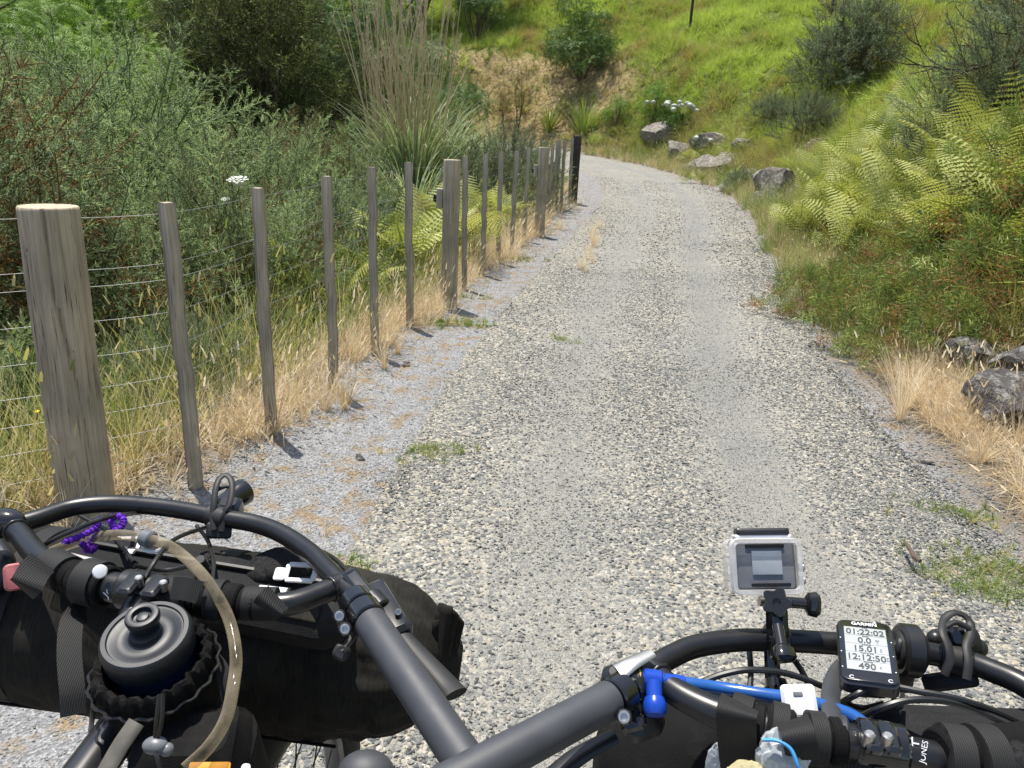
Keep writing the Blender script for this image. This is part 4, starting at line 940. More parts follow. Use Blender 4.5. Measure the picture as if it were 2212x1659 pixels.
def reg_straw(g, n):
    y = g.uniform(2.2, 19, n); off = g.normal(.20, .20, n); x = fence_x(y)-off; p = np.stack([x, y], 1)
    return x, y, (off > -.28) & (g.random(n) < np.clip(.55+1.1*fbm(p*1.1, 3, 81), .06, 1)*np.clip((y-2.2)/1.6, .25, 1)) & (off > -.05-.25*(fbm(p*2, 2, 82) > .15))
field('straw_grass', 3000, reg_straw, DD, .45, 1.0, lambda p, g: .55+g.normal(0, .2, len(p)), 5)
def reg_right(g, n):
    y = np.where(g.random(n) < .5, g.uniform(1.7, 5.5, n), g.uniform(5.5, 26, n)); xc = np.interp(y, CL[:150, 1], CL[:150, 0]); d = 1.62+np.abs(g.normal(0, .45, n)); x = xc+d; p = np.stack([x, y], 1); dr_, _, _ = locate(x, y)
    return x, y, (dr_ > 1.35+.2*fbm(p*1.5, 3, 91)) & (dr_ < 3.4) & (g.random(n) < np.clip(.6+1.0*fbm(p*1.4, 3, 92), .1, 1))
field('straw_grass', 3600, reg_right, DD, .3, .85, lambda p, g: .5+g.normal(0, .2, len(p)), 6, lean=.35)
def reg_far(g, n):
    x = g.uniform(-9, 6, n); y = g.uniform(15, 32, n); d, _, s_ = locate(x, y); return x, y, (d > 1.3) & (d < 2.6) & (g.random(n) < .9)
field('straw_grass', 2600, reg_far, DD, .5, 1.1, lambda p, g: .4+g.normal(0, .2, len(p)), 16, lean=.3)
def reg_edge(g, n):
    y = g.uniform(5.5, 27, n); x = g.uniform(2, 8, n); p = np.stack([x, y], 1); d, _, _ = locate(x, y); return x, y, (d > 1.45+.2*fbm(p*1.2, 3, 47)) & (d < 3.6) & (g.random(n) < .8)
field('bank_foot_grass', 16000, reg_edge, [TT[2], TT[0], DD[1], TT[1]], .35, .75, lambda p, g: .52+.35*fbm(p*1.1, 3, 48)+g.normal(0, .15, len(p)), 46, lean=.35)
def reg_clay(g, n):
    x = g.uniform(-9, 8, n); y = g.uniform(18, 36, n); p = np.stack([x, y], 1); d, _, s_ = locate(x, y)
    return x, y, (s_ > 9.5) & (d > 1.8) & (d < 7.5) & (g.random(n) < np.clip(.38+1.5*fbm(p*.8, 3, 95), 0, 1))
field('clay_bank_grass', 13000, reg_clay, [T('bank_tuft_source', 'grass_tall', s_, 18, .35, .7, .009, .9, 0, 0, 3) for s_ in (14, 15)], .6, 1.3, lambda p, g: .40+.4*fbm(p*.6, 3, 96)+g.normal(0, .13, len(p)), 7, lean=.3)
# tussock by the road, tufts on the verge
SS = [T('tussock_source', 'grass_dry', s_, 60, .5, .42, .0045, .5, 4, 0, 5) for s_ in (10, 11)]
pts = [(A(1945, 905, 0), 1.0), (A(1960, 880, .02), .85), (A(700, 855, .07), .7), (A(745, 860, .05), .6), (A(860, 735, .1), .55), (A(830, 770, .08), .6), (A(1285, 490, .4), .6)]
for y in np.linspace(8.6, 12.4, 26):
    xl = np.interp(y, [8.6, 10.5, 12.4], [.72, 1.02, 1.22]); pts.append((np.array((xl+random.uniform(-.08, .08), y, 0)), random.uniform(.25, .5)))
pts = [((*p[:2], land1(p[0], p[1])), s_) for p, s_ in pts]
scatter('straw_tussocks', np.array([p for p, _ in pts]), np.array([(random.gauss(0, .1), random.gauss(0, .1), random.uniform(0, 6)) for _ in pts]), np.array([(s_, s_, s_) for _, s_ in pts]), np.array([i % 2 for i in range(len(pts))]), np.array([random.uniform(.45, .8) for _ in pts]), SS)
LI = [T('litter_source', 'litter', s_, 12, .16, 1.5, .0032, .6, 0, 0, 2) for s_ in (12, 13)]
def reg_litter(g, n):
    y = g.uniform(.4, 14, n); x = np.interp(y, CL[:150, 1], CL[:150, 0])+g.uniform(-2.6, 2.3, n); p = np.stack([x, y], 1); d, _, _ = locate(x, y)
    return x, y, (np.abs(d+.2) > 1.15) & (g.random(n) < np.clip(-.05+2.2*fbm(p*1.6, 4, 101), 0, 1))
field('dry_litter', 9000, reg_litter, LI, .4, 1.0, lambda p, g: .5+g.normal(0, .25, len(p)), 8, lean=.9, zs_=.35)
MM = [T('weed_source', 'grass_tall', s_, 26, .07, 1.1, .004, .6, 0, 0, 2) for s_ in (20, 21)]
pl = []
for px, py, n, rx in ((985, 690, 90, .16), (945, 945, 60, .09), (1090, 565, 80, .25), (975, 640, 60, .15), (1215, 725, 20, .06), (740, 1180, 40, .07), (2130, 1215, 120, .14), (2070, 1100, 40, .1), (2170, 1260, 90, .1)):
    c = A(px, py, .06 if px < 1300 else 0)
    for _ in range(n): pl.append((c[0]+random.gauss(0, rx), c[1]+random.gauss(0, rx*.6)))
pl = np.array(pl); n = len(pl); g = np.random.default_rng(3); q = g.uniform(.5, 1.2, n)
scatter('verge_weeds', np.column_stack([pl, land(pl[:, 0], pl[:, 1])]), np.column_stack([g.normal(0, .3, n), g.normal(0, .3, n), g.uniform(0, 6, n)]), np.stack([q, q, q], 1), g.integers(0, 2, n), np.clip(.62+g.normal(0, .2, n), 0, 1), MM)

# ------------------------------------------------------------------ materials of the two bicycles and what they carry
def fabric(name, c, sc_=900, var=.35, rough=.85, streak=None):
    m, nt, b = newmat(name); tc = nt.nodes.new('ShaderNodeTexCoord').outputs['Object']
    f = noise(nt, 1.0, 3, .6, tc, streak or (sc_, sc_, sc_)); f2 = noise(nt, 18, 5, .6, tc)
    c1 = ramp(nt, f, [(.3, tuple(x*(1-var) for x in c)), (.7, tuple(min(1, x*(1+var)) for x in c))])
    c1 = mixc(nt, 1.0, c1, ramp(nt, f2, [(.3, (.8, .8, .8)), (.7, (1.15, 1.14, 1.1))]), 'MULTIPLY')
    f3 = noise(nt, 7, 6, .7, tc); c1 = mixc(nt, ramp(nt, f3, [(.52, (0, 0, 0)), (.8, (.09, .09, .09))]), c1, (.24, .21, .17))
    nt.links.new(c1, b.inputs['Base Color']); b.inputs['Roughness'].default_value = rough; b.inputs['Specular IOR Level'].default_value = .16
    ad = N(nt, 'ShaderNodeMath', operation='ADD'); nt.links.new(f, ad.inputs[0]); nt.links.new(f2, ad.inputs[1])
    bump(nt, b, ad.outputs[0], .35, .002); return m
def webmat(name, c):
    m, nt, b = newmat(name); tc = nt.nodes.new('ShaderNodeTexCoord').outputs['Object']
    wv = N(nt, 'ShaderNodeTexWave', Scale=170.0, Distortion=.6); nt.links.new(tc, wv.inputs[0])
    f2 = noise(nt, 60, 3); c1 = ramp(nt, wv.outputs['Fac'], [(0, tuple(x*.5 for x in c)), (1, tuple(x*1.5 for x in c))])
    c1 = mixc(nt, 1.0, c1, ramp(nt, f2, [(.3, (.8, .8, .8)), (.7, (1.2, 1.2, 1.2))]), 'MULTIPLY')
    nt.links.new(c1, b.inputs['Base Color']); b.inputs['Roughness'].default_value = .75; bump(nt, b, wv.outputs['Fac'], .4, .0008); return m
def clearmat(name, c, rough=.12, fac=.55, ior=1.4):
    m, nt, b = newmat(name); b.inputs['Base Color'].default_value = (*c, 1); b.inputs['Roughness'].default_value = rough
    b.inputs['Specular IOR Level'].default_value = .6
    tr = nt.nodes.new('ShaderNodeBsdfTransparent'); tr.inputs[0].default_value = (*[min(1, x*.35+.62) for x in c], 1)
    fr = N(nt, 'ShaderNodeLayerWeight', Blend=.13); f = noise(nt, 30, 4)
    ma = N(nt, 'ShaderNodeMath', operation='MULTIPLY_ADD'); ma.inputs[1].default_value = .5; nt.links.new(f, ma.inputs[0]); ma.inputs[2].default_value = fac-.3
    ad = N(nt, 'ShaderNodeMath', operation='ADD'); ad.use_clamp = True; nt.links.new(ma.outputs[0], ad.inputs[0]); nt.links.new(fr.outputs['Facing'], ad.inputs[1])
    mx = nt.nodes.new('ShaderNodeMixShader'); nt.links.new(ad.outputs[0], mx.inputs[0]); nt.links.new(tr.outputs[0], mx.inputs[1]); nt.links.new(b.outputs[0], mx.inputs[2])
    nt.links.new(mx.outputs[0], nt.nodes['Material Output'].inputs[0]); return m
def satin(name, c, rough, bmp=.15):
    m, nt, b = newmat(name); f = noise(nt, 1500, 3); f2 = noise(nt, 25, 5, .65)
    nt.links.new(ramp(nt, f2, [(.3, tuple(x*.85 for x in c)), (.7, tuple(x*1.15 for x in c))]), b.inputs['Base Color'])
    nt.links.new(ramp(nt, f2, [(.3, (rough-.06,)*3), (.7, (rough+.07,)*3)]), b.inputs['Roughness']); bump(nt, b, f, bmp, .0004); return m
MAT['barblack'] = satin('satin_black_paint', (.011, .011, .0125), .34); MAT['grip'] = satin('slate_grey_grip', (.042, .045, .054), .54, .4)
MAT['black'] = plain('black_plastic', (.014, .014, .015), .35, var=.2, scale=80); MAT['gloss'] = plain('gloss_black', (.012, .012, .013), .12, var=.1, coat=.4)
MAT['steel'] = plain('bright_steel', (.52, .50, .47), .42, 1.0, .1); MAT['white'] = plain('white_plastic', (.74, .74, .77), .35, var=.06)
MAT['bag'] = fabric('dark_heather_fabric', (.0155, .0145, .0125), streak=(420, 60, 60)); MAT['bagblack'] = fabric('black_nylon', (.0055, .0055, .0062), 700)  # bag fabric and webbing colours darkened for the unseen rider's shadow
MAT['pouch'] = fabric('grey_nylon', (.018, .0185, .0205), 800); MAT['strap_tan'] = plain('grey_brown_tube', (.10, .092, .078), .6, var=.3); MAT['web'] = webmat('black_webbing', (.0065, .0065, .0068)); MAT['fleece'] = fabric('black_fleece', (.016, .016, .018), 300, .6, .95)
MAT['frame'] = plain('worn_black_frame', (.022, .022, .024), .28, var=.5, scale=30, coat=.3); MAT['cable'] = plain('cable_housing', (.012, .012, .012), .4)
MAT['hose'] = clearmat('clear_hose', (.50, .43, .30), .08, .12); MAT['blue_hose'] = plain('blue_hose', (.015, .085, .30), .28, var=.15, scale=25, coat=.3)
MAT['blue'] = plain('blue_valve', (.008, .05, .36), .25, var=.1); MAT['yellow'] = plain('yellow_ring', (.68, .40, .07), .4); MAT['purple'] = fabric('purple_pipe_cleaner', (.13, .028, .42), 500, .5)
MAT['clipgrey'] = plain('grey_clip', (.13, .138, .155), .4); MAT['lid'] = satin('bottle_lid', (.013, .0155, .021), .46, .1); MAT['bottle'] = plain('dark_blue_bottle', (.012, .022, .05), .25)
MAT['case'] = clearmat('clear_case', (.86, .84, .82), .06, .16); MAT['caserim'] = clearmat('clear_case_rim', (.86, .85, .84), .12, .34); MAT['pane'] = clearmat('clear_pane', (.8, .8, .8), .05, -.12); MAT['camgrey'] = plain('camera_back', (.20, .205, .22), .28, var=.12, scale=40, coat=.5); MAT['camscreen'] = plain('camera_screen', (.40, .435, .48), .12, var=.08, scale=60, coat=.6)  # camera back's grey is lightened to include the reflection on it
MAT['gps'] = plain('gps_body', (.018, .019, .021), .3, coat=.3); MAT['lcd'] = plain('grey_display', (.36, .385, .39), .25, var=.03); MAT['ink'] = plain('display_ink', (.035, .04, .045), .5, var=.05); MAT['print'] = plain('white_print', (.72, .72, .72), .5, var=.05)
MAT['arm'] = plain('grey_arm', (.04, .042, .046), .4); MAT['baggie'] = clearmat('plastic_bag', (.72, .77, .82), .12, .38); MAT['bagedge'] = plain('blue_zip', (.05, .28, .62), .35); MAT['food'] = clearmat('yellow_plastic', (.62, .56, .34), .2, .45)
MAT['orange'] = plain('orange_label', (.75, .33, .03), .5); MAT['red'] = plain('faded_red', (.34, .10, .11), .6, var=.3); MAT['teal'] = plain('teal_rubber', (.01, .13, .14), .4); MAT['tyre'] = plain('tyre_rubber', (.025, .024, .023), .85, var=.3, bmp=.5, scale=90); MAT['rim'] = plain('grey_rim', (.16, .16, .165), .4, .6)
ZB = 1.03
def AA(pts, z=ZB): return [A(q[0], q[1], q[2] if len(q) > 2 else z) for q in pts]
def PP(pts): return [P(*q) for q in pts]
def tubeobj(name, pts, r, mat, parent=None, n=12, k=6, **kw):
    c = crom(pts, k); rr = r if np.isscalar(r) else np.interp(np.linspace(0, 1, len(c)), np.linspace(0, 1, len(r)), r)
    return MB().tube(c, rr, n, **kw).build(name, mat, parent)
def text(name, s_, size, M, mat, parent, depth=.0002, sx=1.0, bold=0.0):
    cu = bpy.data.curves.new(name, 'FONT'); cu.body = s_; cu.size = size; cu.align_x = 'CENTER'; cu.align_y = 'CENTER'; cu.extrude = depth; cu.offset = bold; cu.resolution_u = 3
    t = bpy.data.objects.new(name, cu); me = bpy.data.meshes.new_from_object(t); bpy.data.objects.remove(t); bpy.data.curves.remove(cu)
    me.name = name; me.materials.append(MAT[mat]); Mw = Matrix(M.tolist()) @ Matrix.Diagonal((sx, 1, 1, 1)); me.transform(Matrix.Translation(-Vector(origin_of(parent))) @ Mw)
    return mobj(name, me, parent)
def off(M, x=0, y=0, z=0): Q = M.copy(); Q[:3, 3] = M[:3, 3]+M[:3, :3] @ np.array((x, y, z)); return Q
def rim_ring(name, c0, c1, r, mat, parent, n=28, lip=.0015):
    return MB().cyl(c0, c1, r, n, bev=lip).build(name, mat, parent)
CAMP = np.array((0, 0, CAM_H))
def toward(p): return nrm(CAMP-np.asarray(p))
def bolt(name, p, d, r, parent, L=.008):
    p = np.asarray(p); d = nrm(d); mb = MB(); M = frame(p, np.cross(d, (.3, .8, .4)), (0, 0, 1)); M[:3, 2] = d; M[:3, 0] = nrm(np.cross((.3, .2, .9), d)); M[:3, 1] = np.cross(d, M[:3, 0])
    mb.lathe([(r*.8, -L), (r, -L*.9), (r, -.0012), (r*.85, 0), (r*.55, 0), (r*.5, -.0025), (.0004, -.0025)], M, 20); return mb.build(name, 'steel', parent)
def frame_z(o, z, xh):                                     # z axis given, x hint
    z = nrm(z); x = nrm(np.asarray(xh)-np.dot(xh, z)*z); M = np.eye(4); M[:3, 0], M[:3, 1], M[:3, 2], M[:3, 3] = x, np.cross(z, x), z, o; return M

def wheel(root, c, hd, r=.345):                            # front wheel with tyre, rim, hub and spokes
    ax = nrm(np.array((hd[1], -hd[0], 0))); a = np.linspace(0, 2*math.pi, 48, endpoint=False)
    ring = lambda q: np.asarray(c)+q*(np.cos(a)[:, None]*np.asarray(hd)+np.sin(a)[:, None]*np.array((0, 0, 1.)))
    w_ = bpy.data.objects.new('wheel', None); COL.objects.link(w_); w_.parent = root
    MB().tube(ring(r-.032), .034, 12, closed=True, up=tuple(ax)).build('tyre', 'tyre', w_)
    MB().tube(ring(r-.075), .014, 8, closed=True, up=tuple(ax), flat=(1.4, .8)).build('rim', 'rim', w_)
    MB().cyl(np.asarray(c)-ax*.055, np.asarray(c)+ax*.055, .022, 16).build('hub', 'black', w_)
    for k in range(28):
        t = k*2*math.pi/28; s_ = (-1, 1)[k % 2]; t2 = t+(.5 if k % 4 < 2 else -.5)
        p0 = np.asarray(c)+ax*s_*.03+.024*(math.cos(t2)*np.asarray(hd)+math.sin(t2)*np.array((0, 0, 1))); p1 = np.asarray(c)+(r-.08)*(math.cos(t)*np.asarray(hd)+math.sin(t)*np.array((0, 0, 1)))
        MB().tube([p0, p1], .0013, 5).build('spoke', 'steel' if s_ > 2 else 'cable', w_)
def frame_parts(root, st, hd, lean=.0):                    # steerer top st, heading hd
    hd = np.array((hd[0], hd[1], 0.)); up = np.array((0, 0, 1.)); ht = st-up*.03+hd*.005; hb = st-up*.19+hd*.075; ax = np.array((hd[1], -hd[0], 0))
    MB().cyl(ht, hb, .024, 20, .026).build('head_tube', 'frame', root)
    seat = st-hd*.62-up*.12; bb = st-hd*.46-up*.70
    tubeobj('top_tube', [ht-up*.03, ht-hd*.18-up*.055, ht-hd*.36-up*.085, seat], .0215, 'frame', root)
    tubeobj('down_tube', [hb+up*.02, (hb+bb)/2, bb], .023, 'frame', root); tubeobj('seat_tube', [seat+up*.12-hd*.03, seat, bb], .017, 'frame', root)
    c = np.array((hb[0], hb[1], 0))+hd*.19+up*.35
    for s_ in (-1, 1): tubeobj('fork_leg', [hb+ax*s_*.03, hb+ax*s_*.055-up*.06+hd*.02, c+ax*s_*.06], [.017, .016, .010], 'frame', root)
    MB().tube(crom([hb+ax*.032, hb+up*.01, hb-ax*.032], 4), .018, 10).build('fork_crown', 'frame', root); wheel(root, c, hd)

# ------------------------------------------------------------------ left bicycle
h1 = nrm(np.array((.125, .99, 0)))
stL = A(268, 1432, .995)
bikeL = thing('bicycle', (stL[0], stL[1], 0), 'left bicycle with a black loop handlebar carrying a drinking bottle and roll bag', 'bicycle', 'bicycles standing side by side')
def loopbar(root, loop, cross, rl=.0112, rc=.0135):
    mb = MB(); mb.tube(crom(loop, 8), rl, 18); c = crom(cross, 8); t = np.linspace(0, 1, len(c)); mb.tube(c, rc*.9+.0035*np.exp(-((t-.45)/.2)**2), 18)
    for e, s_ in ((cross[0], 1), (cross[-1], -1)):                                   # weld beads
        i = np.linalg.norm(c-np.asarray(e), axis=1).argmin(); j = i+4*s_ ; tg = nrm(c[min(max(j+s_, 0), len(c)-1)]-c[j]); M = frame_z(c[j], tg, (0, 0, 1))
        a = np.linspace(0, 6.283, 24, endpoint=False); mb.tube(c[j]+.0125*(np.cos(a)[:, None]*M[:3, 0]+np.sin(a)[:, None]*M[:3, 1]), .0022*(1+.3*np.sin(a*9)), 6, closed=True)
    return mb.build('handlebar', 'barblack', root, True, 60)
loop = AA([(-330, 1330), (-160, 1215), (-60, 1166), (0, 1143), (79, 1121), (157, 1096), (236, 1088), (314, 1092), (393, 1102), (471, 1117), (550, 1131), (609, 1153), (668, 1192), (707, 1231), (738, 1263), (762, 1286), (795, 1335), (830, 1385)])
cross = AA([(22, 1135), (48, 1160), (86, 1205), (150, 1243), (259, 1271), (353, 1283), (471, 1298), (609, 1306), (690, 1283), (737, 1261)])
hbL = loopbar(bikeL, loop, cross)
def sleeve(name, p0, p1, r, mat, parent, z=ZB, n=24, bev=.002): return MB().cyl(A(*p0, z), A(*p1, z), r, n, bev=bev).build(name, mat, parent)
# grip and lock collars
g0, g1 = A(799, 1341, ZB), A(1012, 1658, ZB-.008); gd = nrm(g1-g0)
MB().lathe([(.0135, 0), (.0168, .003), (.0168, np.linalg.norm(g1-g0)+.02), (.015, np.linalg.norm(g1-g0)+.024)], frame_z(g0, gd, (0, 0, 1)), 36).build('grip', 'grip', bikeL)
MB().cyl(A(-350, 1345, ZB), A(-160, 1215, ZB), .0165, 24, bev=.002).build('grip', 'grip', bikeL)
for i, (a, b_, r) in enumerate((((766, 1292), (780, 1312), .0165), ((783, 1317), (799, 1341), .0178))):
    cl = rim_ring('clamp_collar', A(*a, ZB), A(*b_, ZB), r, 'gloss', bikeL)
    bp = A(*((733, 1331) if i == 0 else (745, 1359)), ZB+.004); d = toward(bp); MB().cyl(bp-d*.014, bp-d*.001, .0068, 16, bev=.001).build('bolt_boss', 'gloss', cl)
    bolt('bolt', bp+d*.002, d, .0052, cl)
p = A(738, 1409, 1.0); M = frame_z(p, toward(p), h1); pad = MB().box((.016, .017, .006), M, .0025, .006); pad.cyl(p, A(765, 1370, 1.01), .004, 8); pad.build('thumb_lever', 'rubber', bikeL)
# shifter with its gear window
s0, s1 = A(757, 1243, ZB+.012), A(802, 1288, ZB+.010); M = frame_z((s0+s1)/2, nrm((0, -.35, 1)), s1-s0)
sh = MB().box((np.linalg.norm(s1-s0)+.012, .017, .016), off(M, 0, 0, -.006), .003, .005).build('shifter', 'gloss', bikeL)
MB().box((np.linalg.norm(s1-s0), .0125, .003), off(M, 0, 0, .0035), .001, .004).build('gear_window', 'pane', sh)
MB().box((.005, .0022, .0006), off(M, .004, 0, .0032), .0002).build('gear_needle', 'red', sh); MB().box((np.linalg.norm(s1-s0)*.86, .010, .0004), off(M, 0, 0, .0022), .0001).build('gear_dial', 'arm', sh)
MB().cyl(A(752, 1236, ZB+.012), s0, .004, 12).build('cable_ferrule', 'black', sh)
# brake lever: body behind the bar, long tapering blade
b0, b1 = A(806, 1272, ZB-.004), A(868, 1366, ZB-.012); M = frame_z((b0+b1)/2, (0, -.3, 1), b1-b0)
bl = MB().box((np.linalg.norm(b1-b0), .030, .022), M, .005, .008); bl.cyl(A(800, 1290, ZB), A(826, 1318, ZB-.004), .012, 14, bev=.002); bl.box((.022, .012, .014), off(M, .006, -.016, .004), .003, .004)
body = bl.build('brake_lever_body', 'black', bikeL)
blade = AA([(858, 1352, 1.018), (890, 1392, 1.010), (930, 1437, 1.004), (965, 1476, .999), (985, 1500, .998)]); c = crom(blade, 5)
MB().tube(c, np.interp(np.linspace(0, 1, len(c)), [0, .2, .6, 1], [.0085, .0080, .0105, .0125]), 12, flat=(.42, 1), up=(0, 0, 1)).build('brake_lever_blade', 'rubber', bikeL)
bolt('bolt', A(860, 1322, ZB+.004), toward(A(860, 1322, ZB)), .0035, body)
# lever clamp and levers at the left edge
p = A(4, 1122, ZB+.008); mb = MB(); mb.ico(p, .021, 3, (1.3, .75, .65)); mb.build('brake_lever_body', 'gloss', bikeL); tubeobj('brake_lever_blade', AA([(-10, 1175, .99), (12, 1215, .98), (0, 1262, .96), (-60, 1320, .95)]), [.010, .011, .009, .007], 'black', bikeL)
# stem
cb = A(308, 1277, ZB); cd = nrm(A(353, 1283, ZB)-A(259, 1271, ZB)); M = frame_z(cb, (0, 0, 1), cd)
stm = MB(); stm.cyl(cb-cd*.023, cb+cd*.023, .0205, 24, bev=.003); c = crom([cb+np.array((0, 0, -.004)), (cb+stL)/2+np.array((0, 0, .006)), stL], 5); stm.tube(c, .0165, 16, flat=(1, .9)); stm.cyl(stL-np.array((0, 0, .022)), stL+np.array((0, 0, .02)), .020, 20, bev=.003)
stem = stm.build('stem', 'black', bikeL)
for px, py in ((283, 1262), (334, 1268)):
    q = A(px, py, ZB+.020); MB().box((.017, .030, .010), frame_z(q, nrm((0, -.2, 1)), cd), .003, .004).build('face_plate', 'black', stem)
for px, py in ((299, 1245), (352, 1255)):
    q = A(px, py, ZB+.028); MB().cyl(q-np.array((0, 0, .012)), q, .0042, 12, bev=.0012).build('bolt', 'steel', stem)
frame_parts(bikeL, stL, h1)
for z_ in (.012,): pass
# bar sleeves and print
sl_ = [((118, 1226), (168, 1250), .0172), ((168, 1250), (236, 1268), .0215), ((372, 1287), (432, 1294), .0172), ((432, 1294), (520, 1302), .0188), ((520, 1302), (560, 1305), .0168)]
for a, b_, r in sl_: sleeve('bar_padding', a, b_, r, 'bagblack', bikeL)
text('lettering', 'JONES', .010, off(frame_z(A(252, 1265, ZB), toward(A(252, 1265, ZB)), h1), 0, 0, .0165), 'print', bikeL)
# cables
for pts in ([(312, 1250, 1.05), (340, 1205, 1.06), (377, 1165, 1.05), (440, 1141, 1.02), (475, 1138, 1.01)], [(425, 1136, 1.0), (450, 1170, 1.0), (461, 1215, 1.0), (459, 1262, .99)], [(96, 1176, 1.03), (150, 1150, 1.05), (236, 1117, 1.06), (330, 1105, .99)], [(170, 1112, 1.0), (235, 1150, 1.0), (290, 1215, 1.02)], [(752, 1236, 1.035), (720, 1205, 1.02), (675, 1184, .99), (630, 1181, .97), (585, 1200, .95), (556, 1222, .94)], [(290, 1222, 1.02), (360, 1232, 1.0), (430, 1215, 1.01), (455, 1198, 1.0)],
            [(205, 1450, .99), (200, 1540, .95), (196, 1580, .9)], [(1090-860, 1470, .97), (218, 1520, .95)]):
    tubeobj('brake_cable', AA(pts), .0026, 'cable', bikeL, 8)
MB().cyl(A(432, 1208, 1.02), A(445, 1228, 1.0), .006, 12, bev=.001).build('cable_stop', 'black', bikeL)

# roll bag under the left bar
L0, R0 = np.array((-.80, .875, .882)), np.array((-.140, .855, .838)); ax = nrm(R0-L0)
bag = thing('roll_bag', tuple((L0+R0)/2), 'dark grey heather roll bag strapped under the left handlebar', 'bag')
M = frame_z(L0, ax, (0, 0, 1)); Ln = np.linalg.norm(R0-L0); gg = np.random.default_rng(3); nz, na = 130, 110; rows = []
for i in range(nz):
    z = Ln*i/(nz-1); ang = np.linspace(0, 2*math.pi, na, endpoint=False); fz = 1-.10*max(0, (z-Ln*.80)/(Ln*.20))**2
    q = np.stack([np.cos(ang)*1.2, np.sin(ang)*1.2, np.full(na, z*9)], 1); w3 = np.stack([np.cos(ang)*2.0+.6*z*9, np.sin(ang)*2.0, np.full(na, z*16)], 1); e5 = max(0, (z-Ln*.45)/Ln)*1.8; rr = .112*fz*(1+.05*fbm(q+5, 3, 3)-.06*(.35+e5)*np.clip(1-np.abs(fbm(w3, 3, 8))*4.5, 0, 1)+.05*e5*fbm(w3*.8+9, 3, 4)-.035*math.exp(-((z-Ln*.30)/.018)**2)-.035*math.exp(-((z-Ln*.66)/.018)**2)) ; rows.append(np.stack([rr*np.cos(ang), rr*np.sin(ang)*1.04, np.full(na, z)], 1))
E_ = [(.93, .018), (.80, .040), (.62, .060), (.42, .082), (.25, .092)]
for s_, dz in E_: q = rows[nz-1].copy(); q[:, 0] *= s_*1.04; q[:, 1] *= s_; q[:, 2] += dz; rows.append(q)
V = np.vstack(rows); m_ = len(rows); f = [(i*na+k, i*na+(k+1) % na, (i+1)*na+(k+1) % na, (i+1)*na+k) for i in range(m_-1) for k in range(na)]; f += [tuple(range(na))[::-1], tuple((m_-1)*na+k for k in range(na))]
MB().add(V @ M[:3, :3].T+M[:3, 3], f).build('roll', 'bag', bag)
for z0 in (.30, .66):
    hm = MB(); hm.lathe([(.109, -.0125), (.1125, -.011), (.1125, .011), (.109, .0125)], off(M, 0, 0, Ln*z0), 60); hm.build('strap', 'web', bag)
MB().tube([(M @ np.array((.1125*math.cos(2.2), .117*math.sin(2.2), z, 1)))[:3] for z in np.linspace(.01, Ln*.93, 30)], .0022, 5).build('seam', 'bagblack', bag)
# folded over closure at the right end: three stacked layers
qd = [A(952, 1330, .925), A(1003, 1345, .915), A(978, 1448, .84), A(940, 1462, .838)]
for k in range(3):
    c0 = (qd[0]+qd[3])/2; sx = nrm(qd[3]-qd[0]); tt = np.linspace(0, 1, 9); sheet = []
    for v in tt:
        e0 = qd[0]+(qd[3]-qd[0])*v; e1 = qd[1]+(qd[2]-qd[1])*v; u = np.linspace(-.35+.1*k, 1-.22*k, 9)[:, None]; row = e0+(e1-e0)*u+np.array((0, 0, 1))*(.012*np.sin(u*3.1)+.010*k-.004)+np.array((0, -1, 0))*.01*k*np.sin(u*3); sheet.append(row)
    S = np.array(sheet); mb = MB(); mb.grid(S); o = mb.build('rolled_closure', 'bag', bag); md = o.modifiers.new('thickness', 'SOLIDIFY'); md.thickness = .006
# front pouch with zip and white buckles
pc = A(440, 1243, .985); pxd = nrm(A(690, 1268, .985)-A(190, 1200, .985)); M = frame_z(pc, nrm((.05, -.45, 1)), pxd)
po = MB().box((.36, .085, .05), off(M, 0, 0, -.028), .012, .03).build('front_pouch', 'pouch', bag)
MB().tube([M[:3, 3]+M[:3, :3] @ np.array((x, .018+.004*math.sin(x*9), .0005)) for x in np.linspace(-.165, .165, 14)], .0032, 6).build('zip', 'black', po)
for x0, x1 in ((-.15, -.03), (.0, .15)): MB().box((x1-x0, .022, .003), off(M, (x0+x1)/2, -.020, -.002), .001, .004).build('pouch_panel', 'bag', po)
def buckle(px, py, z, sc_, rz, parent):
    c = A(px, py, z); M2 = frame_z(c, nrm((0, -.5, 1)), (math.cos(rz), math.sin(rz), 0)); o = MB(); w_, h_ = .034*sc_, .022*sc_
    o.box((w_, .006*sc_, .004), off(M2, 0, h_/2), .001, .002); o.box((w_, .006*sc_, .004), off(M2, 0, -h_/2), .001, .002); o.box((.006*sc_, h_, .0036), off(M2, -w_/2), .001, .002); o.box((.006*sc_, h_, .0036), off(M2, w_/2), .001, .002); o.box((w_*.4, h_*.8, .003), off(M2, -w_*.75, -h_*.15), .001, .003)
    return o.build('buckle', 'white', parent)
buckle(650, 1237, 1.0, .95, .0, po); buckle(272, 1178, 1.0, .9, .1, po)
for a, b_ in (((128, 1194), (205, 1212)), ((560, 1269), (620, 1276)), ((270, 1190), (290, 1192))): MB().tube(AA([a, b_], 1.006), .0045, 8, flat=(.45, 1), up=(0, 0, 1)).build('white_trim', 'white', po)
